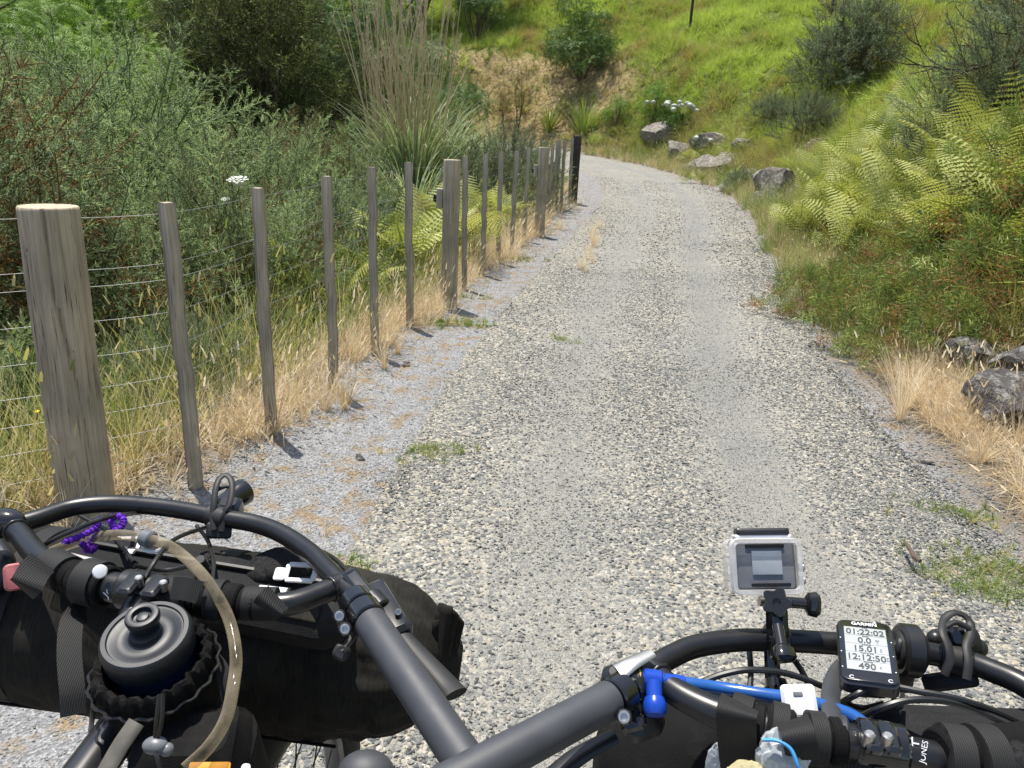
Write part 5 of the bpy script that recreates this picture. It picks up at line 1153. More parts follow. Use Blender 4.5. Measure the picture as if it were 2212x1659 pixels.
# straps round the bar
def strap(pts, w_, parent, name='strap', mat='web', t=.0018):
    c = crom(pts, 5); return MB().ribbon(c, w_, np.array([toward(q) for q in c]), t).build(name, mat, parent)
def hoop(a, b_, r, parent, z=ZB, mat='web'):
    a, b_ = A(*a, z), A(*b_, z); o = MB(); d = nrm(b_-a); M2 = frame_z(a, d, (0, 0, 1)); L = np.linalg.norm(b_-a); o.lathe([(r, 0), (r+.0022, .0005), (r+.0022, L-.0005), (r, L)], M2, 28); return o.build('strap', mat, parent)
for a, b_, r in (((108, 1222), (150, 1243), .0185), ((182, 1255), (222, 1264), .0222), ((362, 1286), (418, 1292), .0185), ((452, 1297), (486, 1299), .0195), ((528, 1303), (598, 1305), .0150)): hoop(a, b_, r, bag)
strap(AA([(92, 1215, 1.052), (75, 1232, 1.054), (58, 1262, 1.05), (48, 1272, 1.035)]), .030, bag); strap(AA([(600, 1290, 1.05), (585, 1304, 1.052), (575, 1318, 1.045)]), .030, bag); strap(AA([(372, 1270, 1.054), (400, 1272, 1.056), (432, 1280, 1.052)]), .022, bag)
strap(AA([(186, 1322, 1.0), (163, 1328, 1.005), (152, 1360, 1.0), (150, 1420, .985), (156, 1490, .965), (158, 1545, .945)]), .022, bag)
strap(AA([(430, 1400, 1.0), (475, 1440, .99), (490, 1500, .97), (482, 1570, .94)]), .014, bag)
q = A(216, 1235, ZB+.028); MB().lathe([(.0066, -.006), (.0072, -.002), (.006, .001), (.003, .0015)], frame_z(q, toward(q), (1, 0, 0)), 24).build('snap_button', 'white', bag)
M2 = frame_z(A(650, 1420, .985), toward(A(650, 1420, .985)), (1, .1, 0))
# fleece glove tucked behind the pouch
gl = MB(); gl.ico(A(615, 1222, .985), .034, 3, (1.25, .9, .55)); gl.ico(A(580, 1235, .98), .026, 3, (1.1, .9, .6)); v = gl.v[0]
for i in range(2): v = gl.v[i]; cc = v.mean(0); gl.v[i] = cc+(v-cc)*(1+.12*fbm(v*70, 3, i))[:, None]
tag(gl.build('fleece_cuff', 'fleece'), 'black fleece bundle tucked in behind the grey pouch', 'cloth')
# small faded red pouch at the left edge
mb = MB(); mb.box((.022, .030, .008), frame_z(A(32, 1246, 1.0), toward(A(32, 1246, 1.0)), (1, .5, 0)), .002, .006); tag(mb.build('red_tag', 'red'), 'faded red fabric tag at the left edge under the handlebar', 'tag')

# drinking bottle in its drawstring pouch
bc = P(314, 1369, .725); bz = nrm((-.02, -.26, 1)); MB_ = frame_z(bc, bz, (1, 0, 0))
bot = thing('drinking_bottle', tuple(bc), 'dark bottle with a wide round black lid and drinking nozzle, standing in the stem pouch', 'bottle')
lid = MB().lathe([(.0385, -.024), (.0412, -.022), (.0418, -.006), (.0405, -.001), (.0385, .0012), (.0345, .0012), (.0335, -.0006), (.031, -.0006), (.026, -.0032), (.019, -.0042), (.0145, -.002), (.0135, .003)], MB_, 64).build('lid', 'lid', bot)
NZ = off(MB_, -.003, .008, 0); MB().lathe([(.0125, -.004), (.0120, .006), (.0150, .009), (.0158, .014), (.0148, .0175), (.0118, .0185), (.0090, .0175), (.0082, .013), (.0060, .0125), (.0052, .0150), (.002, .0158)], NZ, 40).build('nozzle', 'lid', lid)
MB().lathe([(.034, -.17), (.037, -.165), (.038, -.06), (.0375, -.03), (.036, -.022)], MB_, 40).build('body', 'bottle', bot)
sp_ = thing('stem_pouch', tuple(bc), 'black drawstring stem pouch with a gathered rim around the bottle', 'pouch')
PM = off(MB_, .006, -.010, -.030)
def rf(r, z, a): return r*(1+(.032*np.sin(a*23+z*140)+.02*np.sin(a*37+1)+.012*np.sin(a*11+2))*np.clip((z+.045)/.04, 0, 1)+.02*np.sin(a*5+z*50))
MB().lathe([(.030, -.20), (.046, -.195), (.049, -.12), (.050, -.06), (.052, -.03), (.0525, -.012), (.0535, .000), (.0525, .010), (.049, .0135), (.0445, .010), (.043, .002), (.043, -.02)], PM, 150, rf).build('pouch_body', 'bagblack', sp_)
a = np.linspace(0, 6.283, 80, endpoint=False); MB().tube(PM[:3, 3]+.0575*(1+.03*np.sin(a*19))[:, None]*(np.cos(a)[:, None]*PM[:3, 0]+np.sin(a)[:, None]*PM[:3, 1])-.004*PM[:3, 2], .0016, 6, closed=True).build('drawstring', 'cable', sp_)
q = P(335, 1610, .66); k_ = MB(); k_.ico(q, .009, 3, (1.2, .9, .8)); k_.ico(q+np.array((.010, 0, -.004)), .006, 2); k_.build('cord_lock', 'clipgrey', sp_); tubeobj('cord', [P(345, 1500, .665), P(338, 1560, .66), q], .002, 'cable', sp_, 6); tubeobj('cord', [P(352, 1500, .665), P(349, 1560, .66), q], .002, 'cable', sp_, 6); tubeobj('cord', [q, P(340, 1640, .65), P(350, 1670, .65)], .002, 'cable', sp_, 6)
# second small bag low behind the bottle, with an orange label
fb = MB().box((.11, .08, .20), frame_z(P(455, 1700, .76), (0, -.35, 1), (1, .05, 0)), .02, .03).build('frame_bag', 'bagblack'); tag(fb, 'black frame bag with an orange label below the stem pouch', 'bag')
M2 = frame_z(P(452, 1664, .665), toward(P(450, 1652, .66)), (1, .08, 0)); MB().box((.034, .013, .001), M2, .0002, .002).build('label', 'orange', fb); MB().box((.008, .03, .002), off(M2, .030, -.010), .0004, .003).build('reflective_strip', 'white', fb); 
# clear hose with its grey clip
hose = thing('drinking_hose', tuple(P(110, 1190, .9)), 'clear plastic drinking hose arching over the left handlebar', 'hose')
tubeobj('tube', PP([(95, 1198, .915), (150, 1176, .90), (210, 1160, .885), (260, 1155, .87), (320, 1164, .85), (372, 1183, .83), (425, 1228, .80), (468, 1285, .775), (497, 1345, .75), (510, 1415, .725), (504, 1480, .70), (488, 1552, .68), (452, 1612, .66), (400, 1662, .645)]), .0058, 'hose', hose, 16)
c0, c1 = P(308, 1160, .853), P(330, 1167, .848); MB().cyl(c0, c1, .0095, 20, bev=.002).build('clip', 'clipgrey', hose); tubeobj('clip_hook', [P(312, 1165, .845), P(310, 1185, .85), P(330, 1192, .85), P(350, 1186, .85)], .0022, 'white', hose, 8)
tag(tubeobj('grey_strap_tube', PP([(295, 1560, .64), (262, 1608, .63), (225, 1672, .62)]), 0.0085, 'strap_tan', None, 12, flat=(.5, 1)), 'flat grey brown tube lying along the frame below the bottle', 'tube')
# torch held by a rubber band on the loop
tor = thing('bike_torch', tuple(P(480, 1090, .99)), 'small black torch held by a rubber band on the left loop bar', 'light')
t0, t1 = P(470, 1095, 1.005), P(511, 1071, 1.035); MB().lathe([(.009, 0), (.012, .003), (.013, .022), (.0165, .034), (.018, .040), (.018, .048), (.016, .050)], frame_z(t0, t1-t0, (0, 0, 1)), 32).build('barrel', 'gloss', tor)
MB().box((.03, .026, .026), frame_z(P(498, 1098, 1.0), (0, -.3, 1), (1, 0, 0)), .005, .008).build('holder', 'gloss', tor)
tubeobj('rubber_band', PP([(463, 1145, .945), (459, 1115, .95), (462, 1088, .955), (466, 1055, .965), (474, 1034, .975), (487, 1026, .98), (499, 1036, .975), (501, 1060, .965), (495, 1088, .955), (482, 1110, .95), (478, 1148, .945)]), .0033, 'rubber', tor, 10, flat=(.7, 1.2), up=(0, 0, 1))
tubeobj('band_bridge', PP([(461, 1065, .97), (480, 1053, .972), (500, 1050, .973)]), .0026, 'rubber', tor, 8); MB().cyl(A(452, 1113, ZB), A(492, 1122, ZB), .0138, 20, bev=.002).build('band_wrap', 'rubber', tor)
MB().box((.03, .02, .006), frame_z(P(473, 1146, .95), toward(P(473, 1146, .95)), (1, .1, 0)), .002, .004).build('band_tab', 'rubber', tor)
# purple pipe cleaner
pcn = MB()
for pts in ([(141, 1170, 1.04), (175, 1158, 1.045), (204, 1142, 1.05), (212, 1128, 1.055)], [(185, 1190, 1.02), (200, 1165, 1.03), (208, 1140, 1.045), (212, 1122, 1.05)], [(238, 1118, 1.05), (262, 1116, 1.055), (266, 1132, 1.05), (250, 1145, 1.045), (242, 1130, 1.05), (238, 1118, 1.05)], [(178, 1175, 1.035), (196, 1190, 1.02), (206, 1180, 1.025)]):
    c = crom(AA(pts), 8); pcn.tube(c, .0034*(1+.3*np.sin(np.arange(len(c))*2.3)), 8); g = np.random.default_rng(1)
    for q in np.repeat(c, 14, 0): d = nrm(g.normal(size=3)); pcn.tube([q, q+d*.0045], [.0006, .0003], 3)
tag(pcn.build('pipe_cleaner', 'purple'), 'fuzzy purple pipe cleaner twisted round the cables behind the left loop bar', 'pipe cleaner')
# grey knee pad like fabric at the bottom edge between the two bars
mb = MB(); mb.ico(P(790, 1672, .70), .022, 3, (1.2, 1, .9)); tag(mb.build('grey_pad', 'grip'), 'rounded dark grey pad at the bottom edge below the left roll bag', 'pad')

# ------------------------------------------------------------------ right bicycle
h2 = nrm(np.array((.24, .97, 0))); stR = A(1880, 1690, .99)
bikeR = thing('bicycle', (stR[0], stR[1], 0), 'right bicycle with a loop handlebar carrying a bike computer and an action camera', 'bicycle', 'bicycles standing side by side')
loop = AA([(1215, 1560), (1269, 1523), (1325, 1486), (1341, 1478), (1397, 1449), (1448, 1419), (1503, 1396), (1589, 1383), (1674, 1383), (1759, 1387), (1866, 1395), (1985, 1408), (2079, 1427), (2143, 1449), (2212, 1480), (2290, 1535), (2360, 1610), (2420, 1690)])
cross = AA([(1405, 1447), (1440, 1480), (1482, 1508), (1546, 1538), (1631, 1568), (1721, 1588), (1810, 1600), (1900, 1615), (1994, 1632), (2100, 1645), (2212, 1640), (2300, 1600), (2340, 1585)])
loopbar(bikeR, loop, cross)
g0, g1 = A(1322, 1509, ZB), A(955, 1705, ZB+.012); gd = nrm(g1-g0)
L = np.linalg.norm(g1-g0); MB().lathe([(.0135, 0), (.0168, .003), (.0168, L), (.015, L+.004)], frame_z(g0, gd, (0, 0, 1)), 36).build('grip', 'grip', bikeR)
cl = rim_ring('clamp_collar', A(1322, 1509, ZB), A(1350, 1490, ZB), .0182, 'gloss', bikeR); rim_ring('clamp_collar', A(1354, 1487, ZB), A(1378, 1466, ZB), .0165, 'gloss', bikeR)
bp = A(1348, 1549, ZB+.004); d = toward(bp); MB().cyl(bp-d*.016, bp-d*.001, .0068, 16, bev=.001).build('bolt_boss', 'gloss', cl); bolt('bolt', bp+d*.002, d, .0056, cl)
p = A(1368, 1562, 1.01); M = frame_z(p, toward(p), (1, .4, 0)); pad = MB().box((.024, .014, .007), M, .003, .006); pad.cyl(p, A(1380, 1520, 1.02), .005, 8); pad.build('thumb_lever', 'gloss', bikeR)
lv = AA([(1335, 1452, 1.045), (1362, 1434, 1.05), (1408, 1410, 1.052)]); MB().tube(crom(lv, 4), np.linspace(.011, .006, 9), 12, flat=(.35, 1), up=(0, 0, 1)).build('shift_lever', 'steel', bikeR)
MB().box((.034, .03, .02), frame_z(A(1345, 1468, ZB+.006), (0, -.3, 1), (1, .5, 0)), .005, .008).build('shifter', 'black', bikeR); MB().box((.04, .05, .03), frame_z(A(1375, 1540, .995), (0, -.3, 1), (1, .5, 0)), .01, .012).build('brake_lever_body', 'black', bikeR)
tubeobj('brake_lever_blade', AA([(1330, 1590, .99), (1290, 1610, .985), (1240, 1640, .98), (1180, 1690, .975)]), [.008, .009, .010, .010], 'black', bikeR, flat=(.45, 1), up=(0, 0, 1))
cb = A(1900, 1612, ZB); cd = nrm(A(1994, 1632, ZB)-A(1810, 1600, ZB)); stm = MB(); stm.cyl(cb-cd*.020, cb+cd*.020, .0205, 24, bev=.003); stm.tube(crom([cb, (cb+stR)/2+np.array((0, 0, .004)), stR], 4), .0165, 16); stm.cyl(stR-np.array((0, 0, .022)), stR+np.array((0, 0, .02)), .02, 20, bev=.003); stem = stm.build('stem', 'gloss', bikeR)
for px, py in ((1882, 1592), (1922, 1595)): q = A(px, py, ZB+.020); MB().box((.014, .030, .010), frame_z(q, nrm((0, -.2, 1)), cd), .003, .004).build('face_plate', 'gloss', stem)
for px, py in ((1880, 1582), (1919, 1586)): q = A(px, py, ZB+.030); MB().cyl(q-np.array((0, 0, .014)), q, .0044, 12, bev=.0014).build('bolt', 'steel', stem)
frame_parts(bikeR, stR, h2)
for a, b_, r in (((1615, 1562), (1650, 1571), .0172), ((1652, 1572), (1715, 1587), .0195), ((1735, 1591), (1790, 1598), .0172), ((1790, 1598), (1822, 1602), .0188), ((2022, 1635), (2260, 1618), .0225)): sleeve('bar_padding', a, b_, r, 'bagblack', bikeR)
jM = frame_z(A(1990, 1622, ZB), toward(A(1990, 1622, ZB)), cd)
def barmark(s_, px, py, size, rot): 
    c = A(px, py, ZB); t = toward(c); M2 = frame_z(c+t*.0182, t, cd); ca, sa = math.cos(rot), math.sin(rot); M3 = M2.copy(); M3[:3, 0] = ca*M2[:3, 0]+sa*M2[:3, 1]; M3[:3, 1] = -sa*M2[:3, 0]+ca*M2[:3, 1]; return text('lettering', s_, size, M3, 'print', bikeR, .0003)
barmark('JONES', 1996, 1624, .0062, 1.40); barmark('+', 1846, 1593, .016, .2)
c = A(1962, 1612, ZB); t = toward(c); M2 = frame_z(c+t*.0178, t, cd); mk = MB()
for y_ in (-.003, .003): mk.box((.016, .0011, .0004), off(M2, 0, y_), .0001)
for x_ in (-.003, .003): mk.box((.0011, .015, .0004), off(M2, x_, 0, .0004), .0001)
mk.build('bar_emblem', 'print', bikeR); a = np.linspace(-1.9, .4, 14); MB().tube([A(1866, 1597, ZB)+toward(A(1866, 1597, ZB))*.018+.007*(math.cos(q)*cd+math.sin(q)*np.cross(toward(A(1866, 1597, ZB)), cd)) for q in a], .0009, 6).build('bar_emblem', 'print', bikeR)
for pts in ([(1618, 1395, 1.01), (1622, 1450, 1.0), (1620, 1500, .99), (1626, 1545, .985)], [(1505, 1478, 1.03), (1560, 1457, 1.04), (1620, 1447, 1.045), (1700, 1455, 1.04), (1775, 1482, 1.03), (1800, 1500, 1.02)], [(1700, 1405, 1.01), (1735, 1455, 1.0), (1755, 1510, .99), (1762, 1560, .98)], [(1560, 1494, 1.02), (1610, 1514, 1.03), (1670, 1548, 1.03)], [(1815, 1520, 1.02), (1850, 1500, 1.04), (1900, 1480, 1.045), (1990, 1495, 1.05), (2070, 1510, 1.05), (2160, 1540, 1.04), (2230, 1575, 1.03)], [(1862, 1548, 1.02), (1900, 1530, 1.04), (1960, 1513, 1.05), (2040, 1515, 1.05), (2120, 1540, 1.04), (2230, 1590, 1.03)], [(1820, 1515, 1.0), (1860, 1530, .99), (1910, 1520, 1.0)]):
    tubeobj('brake_cable', AA(pts), .0030, 'cable', bikeR, 8)

# roll bag under the right bar
L0, R0 = P(1385, 1655, .86), P(2420, 1800, .86); ax = nrm(R0-L0); bagR = thing('roll_bag', tuple((L0+R0)/2), 'black roll bag strapped under the right handlebar', 'bag'); M = frame_z(L0, ax, (0, 0, 1)); Ln = np.linalg.norm(R0-L0)
pr = [(.03, -.05), (.062, -.035), (.085, 0), (.092, .05)] + [(.092, z) for z in np.linspace(.08, Ln, 12)]
MB().lathe(pr, M, 64, lambda r, z, a: r*(1+.04*np.sin(a*3+z*14)+.02*np.sin(a*7-z*31))).build('roll', 'bagblack', bagR)
M2 = frame_z(P(1582, 1598, .775), toward(P(1582, 1598, .77)), (1, .12, 0)); MB().box((.03, .028, .002), M2, .0006, .012).build('panel', 'pouch', bagR)
for a, b_, r in (((1575, 1548), (1622, 1564), .0195), ((1662, 1574), (1700, 1584), .0212), ((1742, 1592), (1780, 1597), .0195), ((2030, 1634), (2085, 1642), .0245), ((2098, 1643), (2150, 1645), .0265)): hoop(a, b_, r, bagR)
strap(AA([(1598, 1518, 1.055), (1592, 1535, 1.06), (1590, 1562, 1.05), (1592, 1600, 1.03), (1598, 1660, 1.0)]), .032, bagR); strap(AA([(1712, 1556, 1.06), (1722, 1580, 1.064), (1730, 1612, 1.055), (1735, 1640, 1.04)]), .026, bagR)
MB().box((.19, .07, .05), frame_z(A(2110, 1618, .985), (0, -.4, 1), (1, .02, 0)), .014, .025).build('front_pouch', 'pouch', bagR); MB().tube(AA([(2075, 1604, 1.022), (2170, 1598, 1.022)]), .0048, 8, flat=(.45, 1), up=(0, 0, 1)).build('white_trim', 'white', bagR)
mb = MB(); mb.ico(A(2165, 1635, 1.03), .03, 3, (1.2, .9, .7)); mb.v[0] = mb.v[0].mean(0)+(mb.v[0]-mb.v[0].mean(0))*(1+.12*fbm(mb.v[0]*70, 3, 3))[:, None]; tag(mb.build('fleece_cuff', 'fleece'), 'black fleece bundle on the right bag at the photo corner', 'cloth')
# mesh snack pouch with plastic bags
mp = MB(); c = [P(1755, 1598, .645), P(1790, 1590, .65), P(1830, 1610, .645), P(1880, 1650, .63), P(1930, 1700, .62)]; S = []
for q in crom(c, 4): S.append([q+np.array((0, 0, -.11))*u+np.array((-.012, .03, 0))*u+toward(q)*.012*math.sin(u*3.1) for u in np.linspace(0, 1, 7)])
mp.grid(np.array(S)); o = mp.build('mesh_pouch', 'web'); o.modifiers.new('thickness', 'SOLIDIFY').thickness = .003; tag(o, 'black ribbed pouch at the bottom edge beside the right stem', 'pouch')
def crumple(name, px, py, d, sx, sy, sz, seed, mat, lb):
    mb = MB(); mb.ico((0, 0, 0), 1, 4); v = mb.v[0]; v = v*(1+.30*np.abs(fbm(v*2.1+seed, 3, seed)))[:, None]; n_ = fbm(v*3.3+seed, 3, seed+5); v = v*(1-.22*np.abs(n_))[:, None]; mb.v[0] = v*np.array((sx, sy, sz))+P(px, py, d); o = mb.build(name, mat, None, True, 25); return tag(o, lb, 'plastic bag')
root = crumple('plastic_bag', 1690, 1640, .63, .021, .018, .026, 4, 'baggie', 'crumpled clear plastic bag with a blue zip edge at the bottom edge')
z_ = tubeobj('zip_edge', PP([(1648, 1598, .615), (1680, 1600, .61), (1708, 1618, .605), (1722, 1650, .60), (1728, 1670, .60)]), .0016, 'bagedge', None, 6); z_.parent = root
crumple('plastic_bag', 1618, 1684, .62, .018, .016, .012, 8, 'food', 'yellowish snack bag beside the blue zipped plastic bag'); crumple('plastic_bag', 1545, 1648, .66, .008, .006, .020, 9, 'baggie', 'narrow grey plastic bag tip at the bottom edge under the strap')

# bike computer on its arm
BL, BR_, TL_, TR_ = P(1818, 1470, .692), P(1951, 1487, .675), P(1803, 1335, .766), P(1922, 1347, .749); X = nrm(BR_-BL+TR_-TL_); Yv = nrm(TL_-BL+TR_-BR_); cen = (BL+BR_+TL_+TR_)/4; W_ = (np.linalg.norm(BR_-BL)+np.linalg.norm(TR_-TL_))/2; H_ = (np.linalg.norm(TL_-BL)+np.linalg.norm(TR_-BR_))/2
GM = frame(cen, X, Yv); gps = thing('bike_computer', tuple(cen), 'black bike computer showing time, speed and distance on its grey display', 'bike computer')
MB().box((W_, H_, .016), off(GM, 0, 0, -.008), .003, .008).build('body', 'gps', gps); MB().box((W_*.95, H_*.96, .0012), off(GM, 0, 0, .0004), .0004, .007).build('bezel', 'gloss', gps)
scy = H_*.015; SM_ = off(GM, 0, scy, .0013); sw, sh_ = W_*.74, H_*.68; scr = MB().box((sw, sh_, .0008), SM_, .0002).build('display', 'lcd', gps)
rows_ = [('Time', '01:22:02', ''), ('Speed', '0.0', 'km\nh'), ('Distance', '15.01', 'k\nm'), ('Time of Day', '12:12:50', 'P\nM'), ('Calories', '490', 'C')]; ch = sh_/5
for i, (a, b_, u) in enumerate(rows_):
    y0 = sh_/2-ch*(i+.5); text('caption', a, ch*.2, off(SM_, 0, y0+ch*.40, .0006), 'ink', scr); text('digits', b_, ch*.92, off(SM_, -.0012 if u else 0, y0-ch*.10, .0006), 'ink', scr, sx=.92, bold=.0002)
    if u: text('unit', u, ch*.26, off(SM_, sw*(.46 if len(b_) > 6 else .33 if len(b_) > 4 else .27), y0-ch*.10, .0006), 'ink', scr)
    if i: MB().box((sw*.98, .00018, .0002), off(SM_, 0, sh_/2-ch*i, .0005), .00005).build('rule', 'ink', scr)
text('logo', 'GARMIN', .0060, off(GM, 0, H_*.42, .0013), 'print', gps, bold=.0001); mk = MB(); M2 = off(GM, .0095, H_*.465, .0013); mk.add((np.array([(-.0015, -.001, 0), (.0015, -.001, 0), (0, .0016, 0), (-.0015, -.001, .0003), (.0015, -.001, .0003), (0, .0016, .0003)]) @ M2[:3, :3].T)+M2[:3, 3], [(0, 1, 2), (5, 4, 3), (0, 3, 4, 1), (1, 4, 5, 2), (2, 5, 3, 0)]); mk.build('logo_mark', 'print', gps, False)
for x_ in (-.30, .34): 
    M2 = off(GM, x_*W_, -.435*H_, .0012); a = np.linspace(.6, 5.7, 12); MB().tube([M2[:3, 3]+.0018*(math.cos(q)*M2[:3, 0]+math.sin(q)*M2[:3, 1]) for q in a], .0004, 5).build('button_mark', 'print', gps)
for y_ in (-.3, -.06, .16):
    for x_ in (-.445, .445): MB().cyl(*(off(GM, x_*W_, y_*H_, z__)[:3, 3] for z__ in (.0006, .0014)), .0006, 8).build('button_mark', 'print', gps)
arm = tubeobj('mount_arm', [A(1806, 1592, 1.035), A(1796, 1545, 1.038), A(1796, 1490, 1.036), A(1815, 1450, 1.034), A(1850, 1425, 1.032)], [.010, .0085, .0085, .0095, .010], 'arm', gps, 14, flat=(.32, 1), up=(0, -.3, 1)); MB().cyl(A(1806, 1594, ZB-.0), A(1826, 1599, ZB), .0195, 20, bev=.002).build('mount_clamp', 'arm', gps)
MB().box((.03, .012, .012), frame_z(A(1880, 1492, 1.035), (0, -.3, 1), (1, 0, 0)), .004, .005).build('mount_base', 'black', gps); tubeobj('tether', AA([(1935, 1490, 1.03), (1930, 1520, 1.03), (1945, 1528, 1.03), (1950, 1500, 1.03)]), .0022, 'black', gps, 8)
# round bell clamp right of the computer
bell = thing('bar_collar', tuple(A(1962, 1405, ZB)), 'black round clamp on the right loop bar beside the bike computer', 'clamp'); q = nrm(A(1985, 1408, ZB)-A(1940, 1403, ZB)); c = A(1962, 1405, ZB); MB().cyl(c-q*.010, c+q*.010, .026, 32, bev=.003).build('ring', 'black', bell)
MB().cyl(c-q*.014, c+q*.014, .019, 32, bev=.002).build('bush', 'rubber', bell); MB().box((.02, .014, .03), frame_z(c+np.array((-.002, -.005, -.03)), (0, 0, 1), q), .004, .005).build('lug', 'black', bell)
MB().cyl(A(1932, 1395, 1.035), A(1948, 1400, 1.035), .013, 16, bev=.002).build('knob', 'black', bell)
# empty light mount with its rubber band
lm = thing('light_mount', tuple(A(2060, 1420, ZB)), 'black rubber band light mount on the right end of the right loop bar', 'light mount')
tubeobj('rubber_band', PP([(2040, 1458, .735), (2052, 1425, .735), (2048, 1395, .74), (2036, 1365, .75), (2040, 1338, .765), (2058, 1324, .77), (2080, 1328, .77), (2096, 1345, .765), (2096, 1370, .755), (2088, 1395, .745), (2092, 1430, .735), (2088, 1468, .73)]), .0034, 'rubber', lm, 10, flat=(.7, 1.2), up=(0, 0, 1)); tubeobj('band_bridge', PP([(2040, 1355, .757), (2065, 1345, .76), (2095, 1358, .758)]), .003, 'rubber', lm, 8)
MB().box((.048, .028, .02), frame_z(P(2062, 1385, .80), toward(P(2062, 1385, .80)), (1, .2, 0)), .006, .01).build('cradle', 'black', lm); MB().box((.016, .02, .02), frame_z(P(2068, 1376, .77), toward(P(2068, 1376, .77)), (1, .2, 0)), .004, .006).build('latch', 'gloss', lm); MB().ico(P(2112, 1400, .80), .010, 2).build('knob', 'black', lm); MB().ico(P(2020, 1380, .80), .009, 2).build('knob', 'black', lm)
MB().cyl(A(2030, 1417, ZB), A(2098, 1433, ZB), .0140, 20, bev=.002).build('band_wrap', 'rubber', lm); MB().box((.05, .018, .008), frame_z(P(2052, 1470, .765), toward(P(2052, 1470, .76)), (1, .25, 0)), .003, .005).build('band_tab', 'rubber', lm)

# action camera in its clear case on a bar mount
C4 = [P(1584, 1286, .765), P(1745, 1277, .765), P(1725, 1169, .775), P(1576, 1163, .775)]; X = nrm(C4[1]-C4[0]+C4[2]-C4[3]); Yv = nrm(C4[3]-C4[0]+C4[2]-C4[1]); cen = sum(C4)/4; W_ = (np.linalg.norm(C4[1]-C4[0])+np.linalg.norm(C4[2]-C4[3]))/2; H_ = np.linalg.norm(C4[3]-C4[0])
CM = frame(cen, X, Yv); ac = thing('action_camera', tuple(cen), 'small action camera in a clear waterproof case above the right handlebar', 'camera')
MB().box((W_*.86, H_*.84, .020), off(CM, 0, 0, -.016), .002, .004).build('camera_body', 'camgrey', ac)
fr_ = MB(); prof = []
def rrect(w_, h_, r, n=7): return [(cx_*(w_/2-r)+r*math.cos(a), cy_*(h_/2-r)+r*math.sin(a)) for cx_, cy_, a0 in ((1, 1, 0), (-1, 1, 90), (-1, -1, 180), (1, -1, 270)) for a in [R(a0+90*q/(n-1)) for q in range(n)]]
a_, b_ = rrect(W_, H_, .009), rrect(W_*.86, H_*.82, .004); n_ = len(a_); V = []
for pts, z in ((a_, -.001), (a_, -.006), (b_, -.006), (b_, .0015)): V += [(x, y, z) for x, y in pts]
rr_ = rrect(W_*.975, H_*.97, .008); V += [(x, y, .0015) for x, y in rr_]
f = []
for u, v in ((0, 1), (1, 2), (2, 3), (3, 4), (4, 0)): f += [(u*n_+k, u*n_+(k+1) % n_, v*n_+(k+1) % n_, v*n_+k) for k in range(n_)]
MB().add(np.array(V) @ CM[:3, :3].T+CM[:3, 3], f).build('case_rim', 'caserim', ac)
MB().box((W_*1.0, H_*.99, .024), off(CM, 0, 0, -.0235), .003, .009).build('case_shell', 'case', ac); MB().box((W_*.855, H_*.815, .0012), off(CM, 0, 0, -.0018), .0003, .004).build('back_window', 'pane', ac)
MB().box((W_*.42, H_*.42, .0008), off(CM, W_*.02, H_*.06, -.0045), .0002).build('screen', 'camscreen', ac); MB().box((W_*.55, .0035, .001), off(CM, W_*.06, -H_*.33, -.0045), .0003, .001).build('slot', 'black', ac); MB().box((W_*.55, .0035, .001), off(CM, 0, H_*.36, -.0045), .0003, .001).build('slot', 'black', ac)
MB().box((.054, .008, .014), off(CM, 0, H_*.5+.006, -.012), .002, .003).build('latch', 'black', ac); MB().box((W_*.8, .004, .012), off(CM, 0, H_*.5+.0015, -.012), .001, .0015).build('latch_hinge', 'white', ac)
for y_ in (-.002, -.015): MB().cyl(*(off(CM, W_*.5+z_, y_, -.012)[:3, 3] for z_ in (-.001, .005)), .0042, 14, bev=.001).build('side_button', 'steel', ac)
mt = thing('camera_mount', tuple(A(1675, 1384, ZB)), 'black clamp mount with thumb screws holding the action camera on the loop bar', 'mount'); 
tb_ = P(1676, 1300, .77); bb_ = A(1678, 1384, ZB)
MB().box((.014, .050, .016), frame_z((P(1668, 1300, .775)+P(1672, 1365, .775))/2, toward(tb_), (1, 0, .0)), .003, .004).build('neck', 'gloss', mt)
star = MB(); M2 = frame_z(P(1678, 1301, .755), toward(tb_), (1, 0, 0)); star.lathe([(.004, .0035), (.004, .0055), (.012, .0055), (.013, .003), (.013, -.004), (.011, -.006)], M2, 60, lambda r, z, a: r*(1+.16*np.cos(5*a+.3)) if r > .006 else np.full_like(a, r)); star.build('star_nut', 'black', mt)
kb = MB(); kb.cyl(P(1690, 1300, .765), P(1742, 1304, .765), .0055, 14); kb.lathe([(.006, 0), (.011, .003), (.012, .010), (.010, .013)], frame_z(P(1738, 1304, .765), P(1760, 1306, .765)-P(1738, 1304, .765), (0, 0, 1)), 30, lambda r, z, a: r*(1+.10*np.cos(3*a))); kb.build('thumb_screw', 'gloss', mt); MB().cyl(P(1640, 1298, .77), P(1655, 1300, .77), .005, 12).build('screw_end', 'steel', mt)
MB().cyl(A(1655, 1382, ZB), A(1700, 1385, ZB), .0172, 24, bev=.002).build('bar_clamp', 'black', mt); MB().box((.018, .03, .018), frame_z(P(1682, 1345, .765), toward(tb_), (1, 0, 0)), .003, .004).build('knuckle', 'gloss', mt)
kb = MB(); kb.cyl(P(1680, 1352, .75), P(1688, 1395, .735), .0055, 14); kb.lathe([(.006, 0), (.0105, .004), (.012, .012), (.009, .016)], frame_z(P(1687, 1392, .735), P(1691, 1415, .73)-P(1687, 1392, .735), (1, 0, 0)), 30, lambda r, z, a: r*(1+.10*np.cos(3*a))); kb.build('thumb_screw', 'gloss', mt)
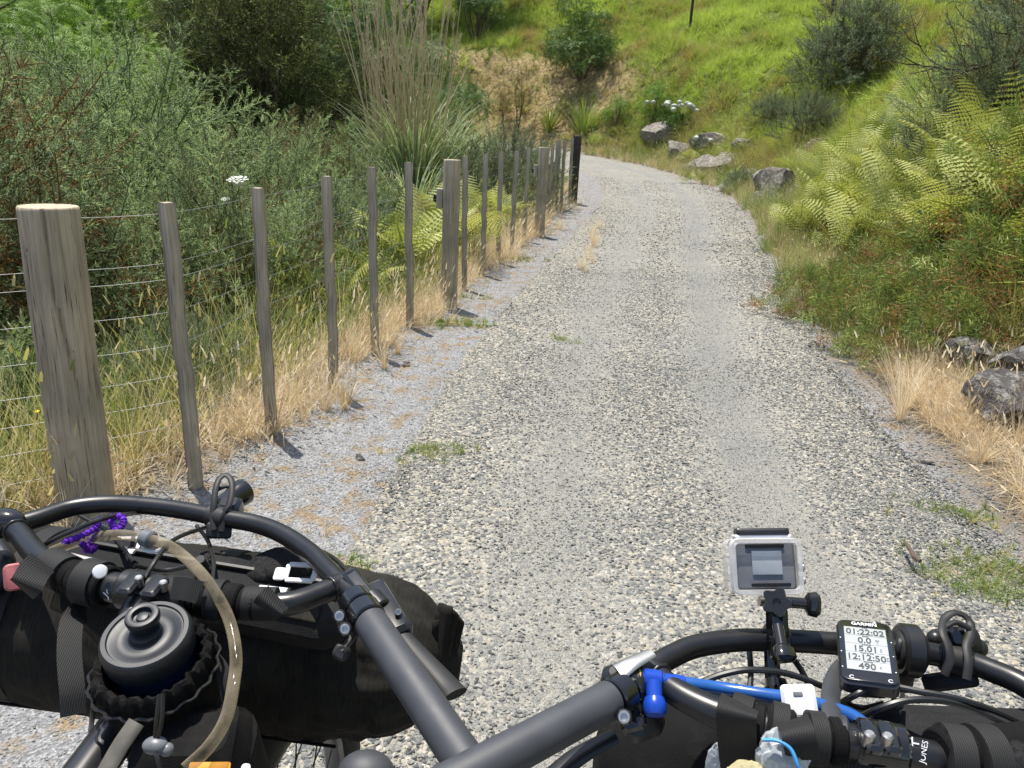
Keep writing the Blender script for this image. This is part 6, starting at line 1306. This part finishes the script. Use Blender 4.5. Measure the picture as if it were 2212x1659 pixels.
MB().box((.015, .05, .014), frame_z(P(1668, 1430, .77), toward(tb_), (1, 0, 0)), .003, .004).build('lower_jaw', 'gloss', mt); MB().lathe([(.006, 0), (.010, .002), (.0115, .010), (.009, .013)], frame_z(P(1673, 1462, .76), P(1676, 1485, .755)-P(1673, 1462, .76), (1, 0, 0)), 24, lambda r, z, a: r*(1+.10*np.cos(3*a))).build('thumb_screw', 'gloss', mt)

# blue drinking hose with bite valve and white magnet clip
bh = thing('drinking_hose', tuple(P(1410, 1470, .70)), 'blue drinking hose with a bite valve crossing above the right handlebar', 'hose')
tubeobj('tube', PP([(1425, 1470, .70), (1480, 1476, .70), (1560, 1487, .70), (1640, 1499, .69), (1720, 1512, .685), (1790, 1530, .68), (1840, 1548, .675), (1880, 1580, .665), (1900, 1620, .65)]), [.0058]*4+[.0066]*5, 'blue_hose', bh, 16)
MB().cyl(P(1432, 1471, .70), P(1478, 1477, .70), .0072, 20, bev=.001).build('hose_collar', 'blue', bh); MB().cyl(P(1385, 1464, .70), P(1430, 1470, .70), .0088, 20, bev=.002).build('valve_body', 'blue', bh); MB().cyl(P(1374, 1466, .70), P(1384, 1467, .70), .0098, 20, bev=.002).build('valve_ring', 'yellow', bh); MB().cyl(P(1366, 1468, .70), P(1375, 1468, .70), .0062, 14).build('mouthpiece', 'hose', bh)
MB().lathe([(.0072, 0), (.0072, .014), (.0085, .014), (.0104, .019), (.0101, .026), (.0083, .029)], frame_z(P(1412, 1472, .695), P(1415, 1535, .68)-P(1412, 1472, .695), (1, 0, 0)), 28).build('bite_valve', 'blue', bh)
c = P(1726, 1515, .678); M2 = frame_z(c, toward(c), (1, .1, .0)); MB().box((.029, .028, .012), off(M2, 0, .0, .002), .003, .004).build('magnet_clip', 'white', bh); MB().box((.036, .010, .008), off(M2, .004, -.021, -.006), .002, .003).build('clip_base', 'white', bh); MB().box((.012, .012, .008), off(M2, -.021, -.018, -.010), .002, .003).build('clip_tab', 'teal', bh); MB().box((.008, .004, .0008), off(M2, 0, .006, .0083), .0002, .001).build('clip_mark', 'clipgrey', bh)
